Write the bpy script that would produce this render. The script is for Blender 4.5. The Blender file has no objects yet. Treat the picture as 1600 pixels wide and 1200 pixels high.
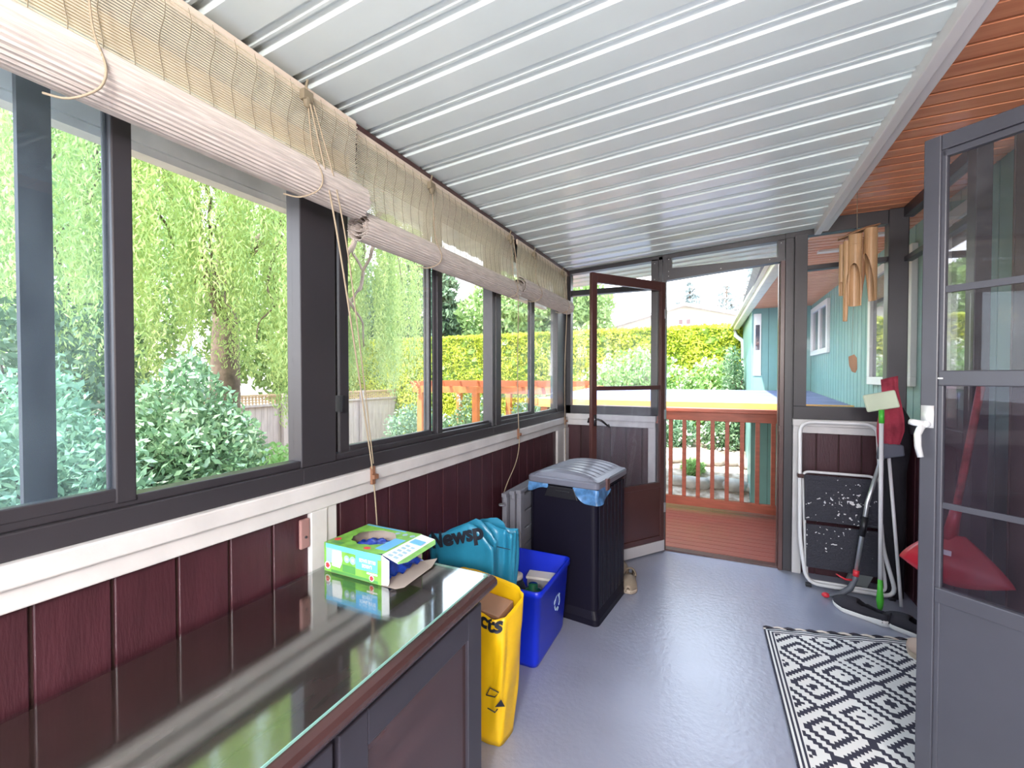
import bpy, math, random
import numpy as np
from mathutils import Vector, Matrix, Euler
random.seed(7); rng = np.random.default_rng(11)
C = bpy.context.scene.collection
SC = bpy.context.scene
PI = math.pi

# ------------------------------------------------------------------ camera, sky, sun, exposure
cam_d = bpy.data.cameras.new('camera'); cam = bpy.data.objects.new('camera', cam_d); C.objects.link(cam)
cam_d.sensor_width = 36; cam_d.lens = 690 / 1600 * 36; cam_d.clip_start = 0.02; cam_d.clip_end = 300
YAW = math.atan(325 / 690)
cam.location = (0, 0, 1.32); cam.rotation_euler = (math.radians(89), 0, YAW)
SC.camera = cam

world = bpy.data.worlds.new('sky'); SC.world = world; world.use_nodes = True
wn = world.node_tree.nodes; wl = world.node_tree.links
bg = wn['Background']; bg.inputs['Strength'].default_value = 1.9
tc = wn.new('ShaderNodeTexCoord'); sp = wn.new('ShaderNodeSeparateXYZ'); rp = wn.new('ShaderNodeValToRGB')
wl.new(tc.outputs['Generated'], sp.inputs[0]); wl.new(sp.outputs['Z'], rp.inputs[0]); wl.new(rp.outputs[0], bg.inputs['Color'])
rp.color_ramp.elements[0].position = 0.0; rp.color_ramp.elements[0].color = (1.0, 1.0, 1.0, 1)
rp.color_ramp.elements[1].position = 0.7; rp.color_ramp.elements[1].color = (0.62, 0.78, 1.0, 1)

sun_d = bpy.data.lights.new('sun', 'SUN'); sun = bpy.data.objects.new('sun', sun_d); C.objects.link(sun)
sun_d.energy = 4.0; sun_d.angle = math.radians(1.0); sun_d.color = (1.0, 0.95, 0.86)
sun.rotation_euler = Vector((0.25, 0.62, -1.05)).to_track_quat('-Z', 'Y').to_euler()

vs = SC.view_settings; vs.view_transform = 'Standard'; vs.look = 'None'; vs.exposure = 1.85; vs.gamma = 1; vs.use_curve_mapping = False

# ------------------------------------------------------------------ materials
MATS = {}
def pbr(name, col, rough=0.5, metal=0.0, spec=0.5, noise=0.0, nscale=8.0, col2=None, bump=0.0, bscale=60.0, coat=0.0, stretch=None, trans=0.0):
    if name in MATS: return MATS[name]
    m = bpy.data.materials.new(name); m.use_nodes = True; MATS[name] = m
    n = m.node_tree.nodes; l = m.node_tree.links; b = n['Principled BSDF']
    b.inputs['Base Color'].default_value = (*col, 1); b.inputs['Roughness'].default_value = rough
    b.inputs['Metallic'].default_value = metal; b.inputs['Specular IOR Level'].default_value = spec
    b.inputs['Coat Weight'].default_value = coat; b.inputs['Coat Roughness'].default_value = 0.05
    t = n.new('ShaderNodeTexCoord'); mp = n.new('ShaderNodeMapping'); l.new(t.outputs['Object'], mp.inputs[0])
    if stretch: mp.inputs['Scale'].default_value = stretch
    if noise > 0 or col2:
        nz = n.new('ShaderNodeTexNoise'); nz.inputs['Scale'].default_value = nscale; nz.inputs['Detail'].default_value = 5
        l.new(mp.outputs[0], nz.inputs['Vector'])
        cr = n.new('ShaderNodeValToRGB'); l.new(nz.outputs['Fac'], cr.inputs[0]); l.new(cr.outputs[0], b.inputs['Base Color'])
        c2 = col2 if col2 else tuple(max(0, c * (1 - noise)) for c in col)
        cr.color_ramp.elements[0].position = 0.35; cr.color_ramp.elements[1].position = 0.65
        cr.color_ramp.elements[0].color = (*c2, 1); cr.color_ramp.elements[1].color = (*col, 1)
    if bump > 0:
        nb = n.new('ShaderNodeTexNoise'); nb.inputs['Scale'].default_value = bscale; nb.inputs['Detail'].default_value = 3
        l.new(mp.outputs[0], nb.inputs['Vector'])
        bp = n.new('ShaderNodeBump'); bp.inputs['Strength'].default_value = bump; bp.inputs['Distance'].default_value = 0.01
        l.new(nb.outputs['Fac'], bp.inputs['Height']); l.new(bp.outputs[0], b.inputs['Normal'])
    if trans > 0:
        tr = n.new('ShaderNodeBsdfTranslucent'); mx = n.new('ShaderNodeMixShader'); mx.inputs[0].default_value = trans
        src = b.inputs['Base Color']
        if src.is_linked: l.new(src.links[0].from_socket, tr.inputs['Color'])
        else: tr.inputs['Color'].default_value = (*col, 1)
        l.new(b.outputs[0], mx.inputs[1]); l.new(tr.outputs[0], mx.inputs[2]); l.new(mx.outputs[0], n['Material Output'].inputs['Surface'])
    return m

def leafmat(name, c1, c2, c3, scale=1.2, trans=0.4, rough=0.45, spec=0.4, stretch=(1, 1, 1)):
    m = bpy.data.materials.new(name); m.use_nodes = True; MATS[name] = m
    n = m.node_tree.nodes; l = m.node_tree.links; b = n['Principled BSDF']
    t = n.new('ShaderNodeTexCoord'); nz = n.new('ShaderNodeTexNoise'); nz.inputs['Scale'].default_value = scale; nz.inputs['Detail'].default_value = 8
    nz.inputs['Roughness'].default_value = 0.7
    mp = n.new('ShaderNodeMapping'); mp.inputs['Scale'].default_value = stretch; l.new(t.outputs['Object'], mp.inputs[0]); l.new(mp.outputs[0], nz.inputs['Vector']); cr = n.new('ShaderNodeValToRGB'); l.new(nz.outputs['Fac'], cr.inputs[0])
    cr.color_ramp.elements[0].position = 0.3; cr.color_ramp.elements[0].color = (*c1, 1)
    cr.color_ramp.elements[1].position = 0.7; cr.color_ramp.elements[1].color = (*c3, 1)
    e = cr.color_ramp.elements.new(0.5); e.color = (*c2, 1)
    l.new(cr.outputs[0], b.inputs['Base Color']); b.inputs['Roughness'].default_value = rough; b.inputs['Specular IOR Level'].default_value = spec
    tr = n.new('ShaderNodeBsdfTranslucent'); l.new(cr.outputs[0], tr.inputs['Color'])
    mx = n.new('ShaderNodeMixShader'); mx.inputs[0].default_value = trans
    l.new(b.outputs[0], mx.inputs[1]); l.new(tr.outputs[0], mx.inputs[2]); l.new(mx.outputs[0], n['Material Output'].inputs['Surface'])
    return m

def glassmat(name, haze=0.0, hcol=(0.9, 0.95, 1.0), tint=(1, 1, 1), refl=1.0, rough=0.01):
    m = bpy.data.materials.new(name); m.use_nodes = True; MATS[name] = m
    n = m.node_tree.nodes; l = m.node_tree.links; n.remove(n['Principled BSDF'])
    tr = n.new('ShaderNodeBsdfTransparent'); tr.inputs[0].default_value = (*tint, 1)
    gl = n.new('ShaderNodeBsdfGlossy'); gl.inputs['Roughness'].default_value = rough
    lw = n.new('ShaderNodeLayerWeight'); lw.inputs['Blend'].default_value = 0.5
    pw = n.new('ShaderNodeMath'); pw.operation = 'POWER'; pw.inputs[1].default_value = 4.0; l.new(lw.outputs['Facing'], pw.inputs[0])
    fr = n.new('ShaderNodeMath'); fr.operation = 'MULTIPLY_ADD'; fr.use_clamp = True; fr.inputs[1].default_value = 0.75*refl; fr.inputs[2].default_value = 0.022*refl; l.new(pw.outputs[0], fr.inputs[0])
    mx = n.new('ShaderNodeMixShader'); l.new(fr.outputs[0], mx.inputs[0]); l.new(tr.outputs[0], mx.inputs[1]); l.new(gl.outputs[0], mx.inputs[2])
    out = mx.outputs[0]
    if haze > 0:
        df = n.new('ShaderNodeBsdfDiffuse'); df.inputs[0].default_value = (*hcol, 1)
        tl = n.new('ShaderNodeBsdfTranslucent'); tl.inputs[0].default_value = (*hcol, 1)
        ad = n.new('ShaderNodeMixShader'); ad.inputs[0].default_value = 0.6; l.new(df.outputs[0], ad.inputs[1]); l.new(tl.outputs[0], ad.inputs[2])
        m2 = n.new('ShaderNodeMixShader'); l.new(out, m2.inputs[1]); l.new(ad.outputs[0], m2.inputs[2])
        t = n.new('ShaderNodeTexCoord'); mp = n.new('ShaderNodeMapping'); mp.inputs['Scale'].default_value = (8, 8, 3)
        nz = n.new('ShaderNodeTexNoise'); nz.inputs['Scale'].default_value = 2.0; nz.inputs['Detail'].default_value = 8
        l.new(t.outputs['Object'], mp.inputs[0]); l.new(mp.outputs[0], nz.inputs['Vector'])
        mr = n.new('ShaderNodeMapRange'); mr.inputs['From Min'].default_value = 0.3; mr.inputs['From Max'].default_value = 0.7
        mr.inputs['To Min'].default_value = haze * 0.6; mr.inputs['To Max'].default_value = haze * 1.3
        l.new(nz.outputs['Fac'], mr.inputs[0]); l.new(mr.outputs[0], m2.inputs[0]); out = m2.outputs[0]
    l.new(out, n['Material Output'].inputs['Surface'])
    return m

M_frame = pbr('dark_bronze_frame', (0.034, 0.031, 0.037), 0.38, noise=0.15, nscale=3)
M_brown = pbr('brown_door_metal', (0.075, 0.030, 0.028), 0.32, noise=0.2, nscale=4)
M_grey = pbr('charcoal_door_paint', (0.055, 0.056, 0.072), 0.35, noise=0.12, nscale=5)
M_maroon = pbr('maroon_plank_paint', (0.055, 0.014, 0.021), 0.42, noise=0.25, nscale=4, bump=0.15, bscale=30, stretch=(6, 6, 1))
M_white = pbr('aged_white_paint', (0.62, 0.60, 0.60), 0.45, noise=0.14, nscale=7, bump=0.08, bscale=40)
M_metalwhite = pbr('white_roof_metal', (0.80, 0.90, 0.895), 0.24, noise=0.08, nscale=2.5)
M_floor = pbr('blue_grey_floor_paint', (0.305, 0.325, 0.425), 0.30, noise=0.14, nscale=2.2, bump=0.14, bscale=45, spec=0.95)
M_cedar = pbr('cedar_boards', (0.84, 0.37, 0.20), 0.38, col2=(0.70, 0.26, 0.135), nscale=3, stretch=(0.6, 9, 4), coat=0.2)
M_groove = pbr('dark_groove', (0.035, 0.012, 0.010), 0.7)
M_glass = glassmat('clear_glass')
M_glass_hz = glassmat('dusty_glass', 0.034, (0.74, 0.88, 1.0), (0.88, 0.94, 0.99))
M_glass_hz2 = glassmat('streaky_glass', 0.035, (0.95, 0.97, 0.98))
M_glass_dk = glassmat('storm_door_glass', 0.035, (0.6, 0.62, 0.68), (0.86, 0.86, 0.88))
M_glass_low = glassmat('screened_glass', 0.06, (0.38, 0.34, 0.42), (0.64, 0.60, 0.68))
M_blind = pbr('bamboo_match_sticks', (0.92, 0.87, 0.75), 0.6, noise=0.08, nscale=20, trans=0.55)
M_roll = pbr('rolled_bamboo', (0.74, 0.66, 0.61), 0.65, noise=0.3, nscale=25, stretch=(12, 0.6, 12), trans=0.08)
M_cord = pbr('cotton_cord', (0.34, 0.27, 0.19), 0.8)
M_cordd = pbr('dark_warp_cord', (0.22, 0.18, 0.12), 0.8)
M_black = pbr('black_plastic', (0.012, 0.012, 0.016), 0.4)
M_wood_dk = pbr('dark_cherry_wood', (0.065, 0.030, 0.030), 0.25, noise=0.35, nscale=3, stretch=(8, 1, 8), coat=0.35)
M_cab = pbr('dark_cabinet_paint', (0.040, 0.036, 0.048), 0.35, noise=0.2, nscale=4)
M_tglass = glassmat('table_glass', 0, tint=(0.92, 0.97, 0.95), refl=2.8, rough=0.07)
M_gedge = pbr('green_glass_edge', (0.25, 0.50, 0.45), 0.1)
M_siding = pbr('teal_siding', (0.215, 0.40, 0.375), 0.5, noise=0.12, nscale=3)
M_sidegroove = pbr('teal_siding_groove', (0.05, 0.09, 0.085), 0.7)
M_red = pbr('red_deck_stain', (0.42, 0.10, 0.055), 0.45, noise=0.25, nscale=6, stretch=(1, 6, 6))
M_deck = pbr('red_deck_boards', (0.33, 0.085, 0.065), 0.35, noise=0.2, nscale=6, stretch=(1, 6, 6))
M_orange = pbr('orange_wood_stain', (0.68, 0.21, 0.06), 0.5, noise=0.2, nscale=6)
M_winwhite = pbr('white_vinyl', (0.80, 0.80, 0.80), 0.35)
M_pane_dark = pbr('house_window_glass', (0.10, 0.10, 0.12), 0.03, spec=1.0)
M_steelw = pbr('white_enamel_tube', (0.72, 0.72, 0.74), 0.25)
M_chrome = pbr('brushed_aluminium', (0.62, 0.65, 0.68), 0.28, metal=0.8)
M_bark = pbr('willow_bark', (0.17, 0.12, 0.09), 0.9, noise=0.5, nscale=8, bump=0.6, bscale=12)
M_soil = pbr('garden_soil', (0.30, 0.22, 0.17), 0.95, col2=(0.11, 0.09, 0.06), nscale=3, bump=0.5, bscale=15)
M_leaf_w = leafmat('willow_leaf', (0.17, 0.32, 0.12), (0.47, 0.60, 0.22), (0.84, 0.84, 0.36), 1.6, 0.45, stretch=(2.2, 2.2, 0.45))  # tall dark streaks in the colour stand in for shade between strands
M_leaf_l = leafmat('laurel_leaf', (0.09, 0.18, 0.10), (0.18, 0.31, 0.16), (0.34, 0.44, 0.26), 3, 0.25, 0.25, 0.8)
M_leaf_b = leafmat('bush_leaf', (0.14, 0.26, 0.17), (0.26, 0.42, 0.27), (0.42, 0.56, 0.38), 3, 0.35)
M_leaf_f = leafmat('fresh_leaf', (0.20, 0.38, 0.14), (0.34, 0.54, 0.20), (0.52, 0.66, 0.32), 3, 0.4)
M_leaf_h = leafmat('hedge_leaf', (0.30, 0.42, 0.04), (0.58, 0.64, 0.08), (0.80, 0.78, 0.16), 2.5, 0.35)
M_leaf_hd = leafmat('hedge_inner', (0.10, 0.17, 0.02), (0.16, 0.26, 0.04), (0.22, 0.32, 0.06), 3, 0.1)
M_leaf_c = leafmat('conifer_leaf', (0.06, 0.12, 0.07), (0.14, 0.22, 0.12), (0.24, 0.33, 0.20), 1.5, 0.2)
M_leaf_fa = leafmat('far_tree_leaf', (0.20, 0.34, 0.12), (0.33, 0.47, 0.18), (0.46, 0.58, 0.26), 0.8, 0.35)
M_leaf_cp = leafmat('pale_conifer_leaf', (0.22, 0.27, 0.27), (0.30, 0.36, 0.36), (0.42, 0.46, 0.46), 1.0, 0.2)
M_flower = pbr('white_blossom', (0.85, 0.83, 0.80), 0.6, trans=0.3)

# ------------------------------------------------------------------ mesh builder
class MB:
    def __init__(s, M=None): s.v = []; s.f = []; s.m = []; s.M = M
    def add(s, vs, fs, mi=0):
        o = len(s.v)
        if s.M is not None: vs = [tuple(s.M @ Vector(p)) for p in vs]
        s.v += [tuple(p) for p in vs]; s.f += [tuple(i + o for i in f) for f in fs]; s.m += [mi] * len(fs); return s
    def box(s, x0, x1, y0, y1, z0, z1, mi=0):
        x0, x1 = sorted((x0, x1)); y0, y1 = sorted((y0, y1)); z0, z1 = sorted((z0, z1))
        return s.add([(x0,y0,z0),(x1,y0,z0),(x1,y1,z0),(x0,y1,z0),(x0,y0,z1),(x1,y0,z1),(x1,y1,z1),(x0,y1,z1)],
                     [(0,3,2,1),(4,5,6,7),(0,1,5,4),(1,2,6,5),(2,3,7,6),(3,0,4,7)], mi)
    def obox(s, c, size, R, mi=0):
        a, b, d = [q / 2 for q in size]; P = []
        for z in (-d, d):
            for x, y in ((-a,-b),(a,-b),(a,b),(-a,b)): P.append(tuple(Vector(c) + R @ Vector((x, y, z))))
        return s.add(P, [(0,3,2,1),(4,5,6,7),(0,1,5,4),(1,2,6,5),(2,3,7,6),(3,0,4,7)], mi)
    def bar(s, p, q, w, h, mi=0, up=(0, 0, 1)):
        p = Vector(p); q = Vector(q); d = (q - p); L = d.length; d.normalize()
        upv = Vector(up)
        if abs(d.dot(upv)) > 0.99: upv = Vector((0, 1, 0))
        x = d.cross(upv).normalized(); z = x.cross(d)
        R = Matrix((x, d, z)).transposed()
        return s.obox((p + q) / 2, (w, L, h), R, mi)
    def prism(s, poly, axis, a, b, mi=0):
        n = len(poly)
        def P(t, c):
            if axis == 'y': return (t[0], c, t[1])
            if axis == 'x': return (c, t[0], t[1])
            return (t[0], t[1], c)
        V = [P(t, a) for t in poly] + [P(t, b) for t in poly]
        return s.add(V, [tuple(range(n))[::-1], tuple(range(n, 2*n))] + [(i, (i+1) % n, n+(i+1) % n, n+i) for i in range(n)], mi)
    def tube(s, pts, r, seg=8, mi=0, caps=True, closed=False):
        pts = [Vector(p) for p in pts]; n = len(pts); rs = r if isinstance(r, (list, tuple)) else [r]*n
        V = []; prev = None
        for i, p in enumerate(pts):
            if closed: d = pts[(i+1) % n] - pts[i-1]
            else: d = pts[min(i+1, n-1)] - pts[max(i-1, 0)]
            if d.length < 1e-9: d = Vector((0, 0, 1))
            d.normalize()
            if prev is None:
                a = Vector((0, 0, 1)) if abs(d.z) < 0.9 else Vector((1, 0, 0))
                x = d.cross(a).normalized()
            else:
                x = (prev - d * prev.dot(d))
                x = x.normalized() if x.length > 1e-6 else d.orthogonal().normalized()
            prev = x; y = d.cross(x)
            for k in range(seg):
                t = 2*PI*k/seg; V.append(tuple(p + (x*math.cos(t) + y*math.sin(t)) * rs[i]))
        F = []
        for i in range(n if closed else n-1):
            j = (i+1) % n
            for k in range(seg): F.append((i*seg+k, i*seg+(k+1) % seg, j*seg+(k+1) % seg, j*seg+k))
        if caps and not closed: F += [tuple(range(seg))[::-1], tuple(range((n-1)*seg, n*seg))]
        return s.add(V, F, mi)
    def rings(s, rings, mi=0, cap0=True, cap1=True):
        n = len(rings[0]); V = [p for r in rings for p in r]; F = []
        for i in range(len(rings)-1):
            for k in range(n): F.append((i*n+k, i*n+(k+1) % n, (i+1)*n+(k+1) % n, (i+1)*n+k))
        if cap0: F.append(tuple(range(n))[::-1])
        if cap1: F.append(tuple(range((len(rings)-1)*n, len(rings)*n)))
        return s.add(V, F, mi)
    def lathe(s, c, prof, seg=20, mi=0, cap0=True, cap1=True):
        return s.rings([[(c[0]+r*math.cos(2*PI*k/seg), c[1]+r*math.sin(2*PI*k/seg), c[2]+z) for k in range(seg)] for r, z in prof], mi, cap0, cap1)
    def ball(s, c, r, mi=0, seg=10, n=6):
        r = r if isinstance(r, (list, tuple)) else (r, r, r)
        return s.rings([[(c[0]+r[0]*max(.02, math.sin(PI*i/n))*math.cos(2*PI*k/seg), c[1]+r[1]*max(.02, math.sin(PI*i/n))*math.sin(2*PI*k/seg), c[2]-r[2]*math.cos(PI*i/n)) for k in range(seg)] for i in range(n+1)], mi)
    def build(s, name, mats, parent=None, smooth=False, bevel=0, bseg=2, solid=0):
        me = bpy.data.meshes.new(name)
        off = Vector((0, 0, 0)); q = parent
        while q is not None: off += Vector(q.location); q = q.parent
        me.from_pydata([(a-off.x, b-off.y, c-off.z) for a, b, c in s.v], [], s.f)
        mats = mats if isinstance(mats, (list, tuple)) else [mats]
        for m in mats: me.materials.append(m)
        me.polygons.foreach_set('material_index', s.m)
        if smooth: me.polygons.foreach_set('use_smooth', [True]*len(s.f))
        me.update(); o = bpy.data.objects.new(name, me); C.objects.link(o)
        if parent is not None: o.parent = parent
        if solid: md = o.modifiers.new('solid', 'SOLIDIFY'); md.thickness = solid; md.offset = 0
        if bevel: md = o.modifiers.new('bevel', 'BEVEL'); md.width = bevel; md.segments = bseg; md.limit_method = 'ANGLE'; md.angle_limit = math.radians(40)
        return o

def tag(o, label=None, cat=None, group=None, kind=None):
    if label: o['label'] = label
    if cat: o['category'] = cat
    if group: o['group'] = group
    if kind: o['kind'] = kind
    return o
def thing(name, loc, label, cat, group=None, kind=None):
    o = bpy.data.objects.new(name, None); C.objects.link(o); o.location = loc; o.empty_display_size = 0.1
    bpy.context.view_layer.update()
    return tag(o, label, cat, group, kind)
def S(o, label=None, cat=None):
    return tag(o, label, cat, None, 'structure')
def copy_tree(o, parent=None):
    c = o.copy(); C.objects.link(c)
    if parent is not None: c.parent = parent
    for ch in list(o.children): copy_tree(ch, c)
    return c
def lerp(a, b, t): return a + (b-a)*t
def text2d(body, size, bold=0.0, shear=0.0, align='LEFT', space=1.0):
    cu = bpy.data.curves.new('lettering', 'FONT'); cu.body = body; cu.size = size; cu.offset = bold; cu.shear = shear
    cu.align_x = align; cu.space_character = space; cu.resolution_u = 4
    o = bpy.data.objects.new('lettering', cu); C.objects.link(o); dg = bpy.context.evaluated_depsgraph_get()
    me = bpy.data.meshes.new_from_object(o.evaluated_get(dg))
    v = [tuple(p.co) for p in me.vertices]; f = [tuple(p.vertices) for p in me.polygons]
    bpy.data.objects.remove(o); bpy.data.curves.remove(cu); bpy.data.meshes.remove(me)
    return v, f
def leaves(name, P, A, L, Wd, mat, parent=None, mats=None, mi=None):
    """one mesh of diamond shaped leaves: centres P, long axes A, lengths L, widths Wd"""
    n = len(P); A = A / (np.linalg.norm(A, axis=1, keepdims=True) + 1e-9)
    R = rng.normal(size=(n, 3)); B = np.cross(A, R); B /= (np.linalg.norm(B, axis=1, keepdims=True) + 1e-9)
    L = np.broadcast_to(L, (n,))[:, None]; Wd = np.broadcast_to(Wd, (n,))[:, None]
    N = np.cross(A, B)
    V = np.stack([P - A*L/2, P + B*Wd/2 + N*Wd*0.12, P + A*L/2, P - B*Wd/2 + N*Wd*0.12], axis=1).reshape(-1, 3)
    off = np.zeros(3); q = parent
    while q is not None: off += np.array(q.location); q = q.parent
    V = V - off
    me = bpy.data.meshes.new(name); me.vertices.add(4*n); me.vertices.foreach_set('co', V.astype(np.float32).ravel())
    me.loops.add(4*n); me.loops.foreach_set('vertex_index', np.arange(4*n, dtype=np.int32))
    me.polygons.add(n); me.polygons.foreach_set('loop_start', np.arange(0, 4*n, 4, dtype=np.int32))
    try: me.polygons.foreach_set('loop_total', np.full(n, 4, dtype=np.int32))
    except Exception: pass
    for m in (mats or [mat]): me.materials.append(m)
    if mi is not None: me.polygons.foreach_set('material_index', mi.astype(np.int32))
    me.update(calc_edges=True); me.validate()
    o = bpy.data.objects.new(name, me); C.objects.link(o)
    if parent is not None: o.parent = parent
    return o

XW = -1.152; YF = 3.505
# ------------------------------------------------------------------ shell: floor
S(MB().box(-1.20, 1.30, -1.6, 3.56, -0.05, 0.0).build('floor', M_floor))
# left lower wall of vertical boards
def planks(mb, a0, a1, pitch, face, back, z0, z1, axis, sgn):
    """boards in front of 'back', faces at 'face'; axis = direction along which boards repeat"""
    a = a0
    while a < a1 - 1e-4:
        b = min(a + pitch, a1); g = 0.0035
        if axis == 'y': mb.box(face, back, a+g, b-g, z0, z1, 0)
        else: mb.box(a+g, b-g, face, back, z0, z1, 0)
        a = b
    if axis == 'y': mb.box(face - sgn*0.007, back, a0, a1, z0, z1, 1)
    else: mb.box(a0, a1, face - sgn*0.007, back, z0, z1, 1)
mb = MB(); planks(mb, -1.5, 0.0, 0.122, XW, XW-0.06, 0, 0.93, 'y', 1)
planks(mb, -0.013, 3.52, 0.1222, XW, XW-0.06, 0, 0.93, 'y', 1)
S(mb.build('wall_left', [M_maroon, M_groove], bevel=0.002, bseg=1))
# white sill and trim along the left wall
S(MB().box(XW-0.05, XW+0.030, -1.5, 3.50, 0.945, 0.990).box(XW-0.01, XW+0.017, -1.5, 3.50, 0.900, 0.9455).build('trim_1', M_white, bevel=0.004))
S(MB().box(XW-0.01, XW+0.016, 0.962, 1.022, 0, 0.900).box(XW-0.01, XW+0.010, 1.022, 1.066, 0, 0.900).build('trim_2', M_white, bevel=0.002))
S(MB().box(XW-0.01, XW+0.016, 3.245, 3.40, 0, 0.900).box(XW-0.01, XW+0.028, 3.40, 3.49, 0, 0.900).build('trim_3', M_white, bevel=0.002))
# head beam above the left windows
S(MB().box(XW-0.04, XW+0.035, -1.5, 3.48, 2.135, 2.176).build('trim_4', M_brown, bevel=0.003))
S(MB().box(XW-0.06, XW-0.005, -1.5, 3.48, 2.06, 2.135).build('trim_5', M_frame))

# left windows -------------------------------------------------------------
def left_window(k, y0, y1, bars, panes, bottoms=None):
    w = thing('window_%d' % k, (XW, y0, 0.99), None, None, kind='structure')
    f = MB()
    f.box(XW-0.055, XW+0.012, y0, y1, 0.990, 1.040)
    f.box(XW-0.045, XW+0.000, y0, y1, 1.040, 1.062)
    for a, b in bars[0]: f.box(XW-0.055, XW+0.006, a, b, 1.040, 2.06)
    f.build('window_frame', M_frame, w, bevel=0.003)
    for (a, b, zb, dx) in bars[1]:
        s = MB(); s.box(XW-0.032+dx, XW-0.008+dx, a, b, zb, 2.06)
        s.box(XW-0.036+dx, XW-0.026+dx, a-0.006, b+0.006, zb, 2.06)
        s.build('sash_stile', M_frame, w, bevel=0.003)
    for (a, b, m, dx, zb) in panes:
        MB().box(XW-0.024+dx, XW-0.020+dx, a, b, zb, 2.08).build('pane', m, w)
        if zb > 1.065: MB().box(XW-0.034+dx, XW-0.010+dx, a, b, 1.055, zb+0.003).build('sash_rail', M_frame, w, bevel=0.003)
    return w
left_window(1, -0.45, 0.937, [[(-0.45, -0.38)], [(0.482, 0.519, 1.05, 0.012)]], [(-0.38, 0.485, M_glass_hz, 0.012, 1.080), (0.515, 0.937, M_glass, -0.008, 1.056)])
left_window(2, 0.937, 2.178, [[(0.937, 1.070)], [(1.106, 1.145, 1.05, -0.004), (1.622, 1.640, 1.05, -0.012), (1.662, 1.702, 1.05, 0.006)]],
            [(1.070, 1.108, M_glass, -0.012, 1.056), (1.144, 1.624, M_glass_hz2, 0.0, 1.078), (1.640, 1.664, M_glass_hz, -0.01, 1.07), (1.700, 2.178, M_glass, -0.008, 1.070)])
MB().box(XW-0.03, XW+0.006, 1.098, 1.108, 1.20, 1.255).build('sash_latch', M_black, [o for o in C.objects if o.name == 'window_2'][0])
left_window(3, 2.178, 3.505, [[(2.178, 2.212), (2.222, 2.289), (3.267, 3.505)], [(2.783, 2.841, 1.05, -0.004)]],
            [(2.289, 2.785, M_glass, 0.0, 1.080), (2.839, 3.267, M_glass_hz2, 0.006, 1.066)])

# ------------------------------------------------------------------ roof: ribbed white metal
mb = MB(); prof = []
p = 0.1505; y = -1.75
while y < 3.98:
    for dy, dz in ((0, 0), (0.084, 0), (0.092, 0.014), (0.101, 0.014), (0.111, 0.003), (0.118, 0.003), (0.124, 0.014), (0.133, 0.014), (0.146, 0)):
        prof.append((y+dy, dz))
    y += p
def rz(x): return 2.18 + 0.0628*(x - XW)
xs = [-1.56, 0.56]
V = [(x, yy, rz(x)+dz) for x in xs for yy, dz in prof]; n = len(prof)
mb.add(V, [(i, i+1, n+i+1, n+i) for i in range(n-1)])
S(mb.build('ceiling', M_metalwhite, solid=0.0015))
S(MB().prism([(0.552, 2.245), (0.588, 2.245), (0.588, 2.31), (0.552, 2.31)], 'y', -1.6, 3.48).prism([(0.594, 2.262), (0.628, 2.262), (0.628, 2.352), (0.594, 2.352)], 'y', -1.6, 3.48).build('trim_6', pbr('white_fascia_metal', (0.74, 0.72, 0.72), 0.35), bevel=0.003))
# cedar soffit boards, inside and outside, running across
mb = MB(); y = -1.6
while y < 11.0:
    mb.box(0.60 if y < 3.9 else 0.46, 1.45, y+0.004, y+0.077, 2.352, 2.37, 0); y += 0.089
mb.box(0.60, 1.45, -1.6, 3.9, 2.364, 2.374, 1); mb.box(0.46, 1.45, 3.9, 11.0, 2.364, 2.374, 1)
S(mb.build('ceiling_cedar_soffit', [M_cedar, M_groove]))
# hook on the fascia
h = MB(); h.tube([(0.64, 2.74, 2.352), (0.64, 2.74, 2.335), (0.645, 2.745, 2.322), (0.655, 2.75, 2.318), (0.662, 2.752, 2.326)], 0.0022, 6)
tag(h.build('ceiling_hook', pbr('brass', (0.55, 0.42, 0.2), 0.3, metal=0.9), smooth=True), 'small brass hook screwed into cedar ceiling beside the white fascia', 'hook')

# ------------------------------------------------------------------ far wall
Y0, Y1 = YF-0.02, YF+0.045
def topz(x): return rz(x) - 0.002 if x < 0.59 else 2.350
mb = MB()
mb.prism([(-1.19, 2.155-0.005), (0.39, 2.240-0.002), (0.39, rz(0.39)), (-1.19, rz(-1.19))], 'y', Y0, Y1)
S(mb.build('wall_far_head', M_frame))
def screws(mb, pts, mi=1):
    for x, z in pts: mb.ball((x, Y0-0.001, z), 0.0035, mi, 6, 4)
M_screw = pbr('white_screw_head', (0.7, 0.7, 0.7), 0.3)
# window_4 : left of the door
w = thing('window_4', (-1.15, YF, 1.02), None, None, kind='structure')
f = MB(); f.box(-1.155, -1.110, Y0, Y1, 1.018, 2.155); f.box(-0.477, -0.425, Y0, Y1, 1.018, 2.20); f.box(-1.155, -0.425, Y0, Y1, 1.018, 1.084)
f.box(-1.11, -0.477, Y0+0.006, Y1, 1.978, 2.020); screws(f, [(-0.452, 2.17), (-0.452, 2.05)])
f.build('window_frame', [M_frame, M_screw], w, bevel=0.003)
MB().box(-1.11, -0.477, YF+0.01, YF+0.014, 1.084, 1.978).build('pane', M_glass_hz2, w)
MB().box(-1.11, -0.477, YF+0.01, YF+0.014, 2.020, 2.20).build('transom_pane', M_glass, w)
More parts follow.
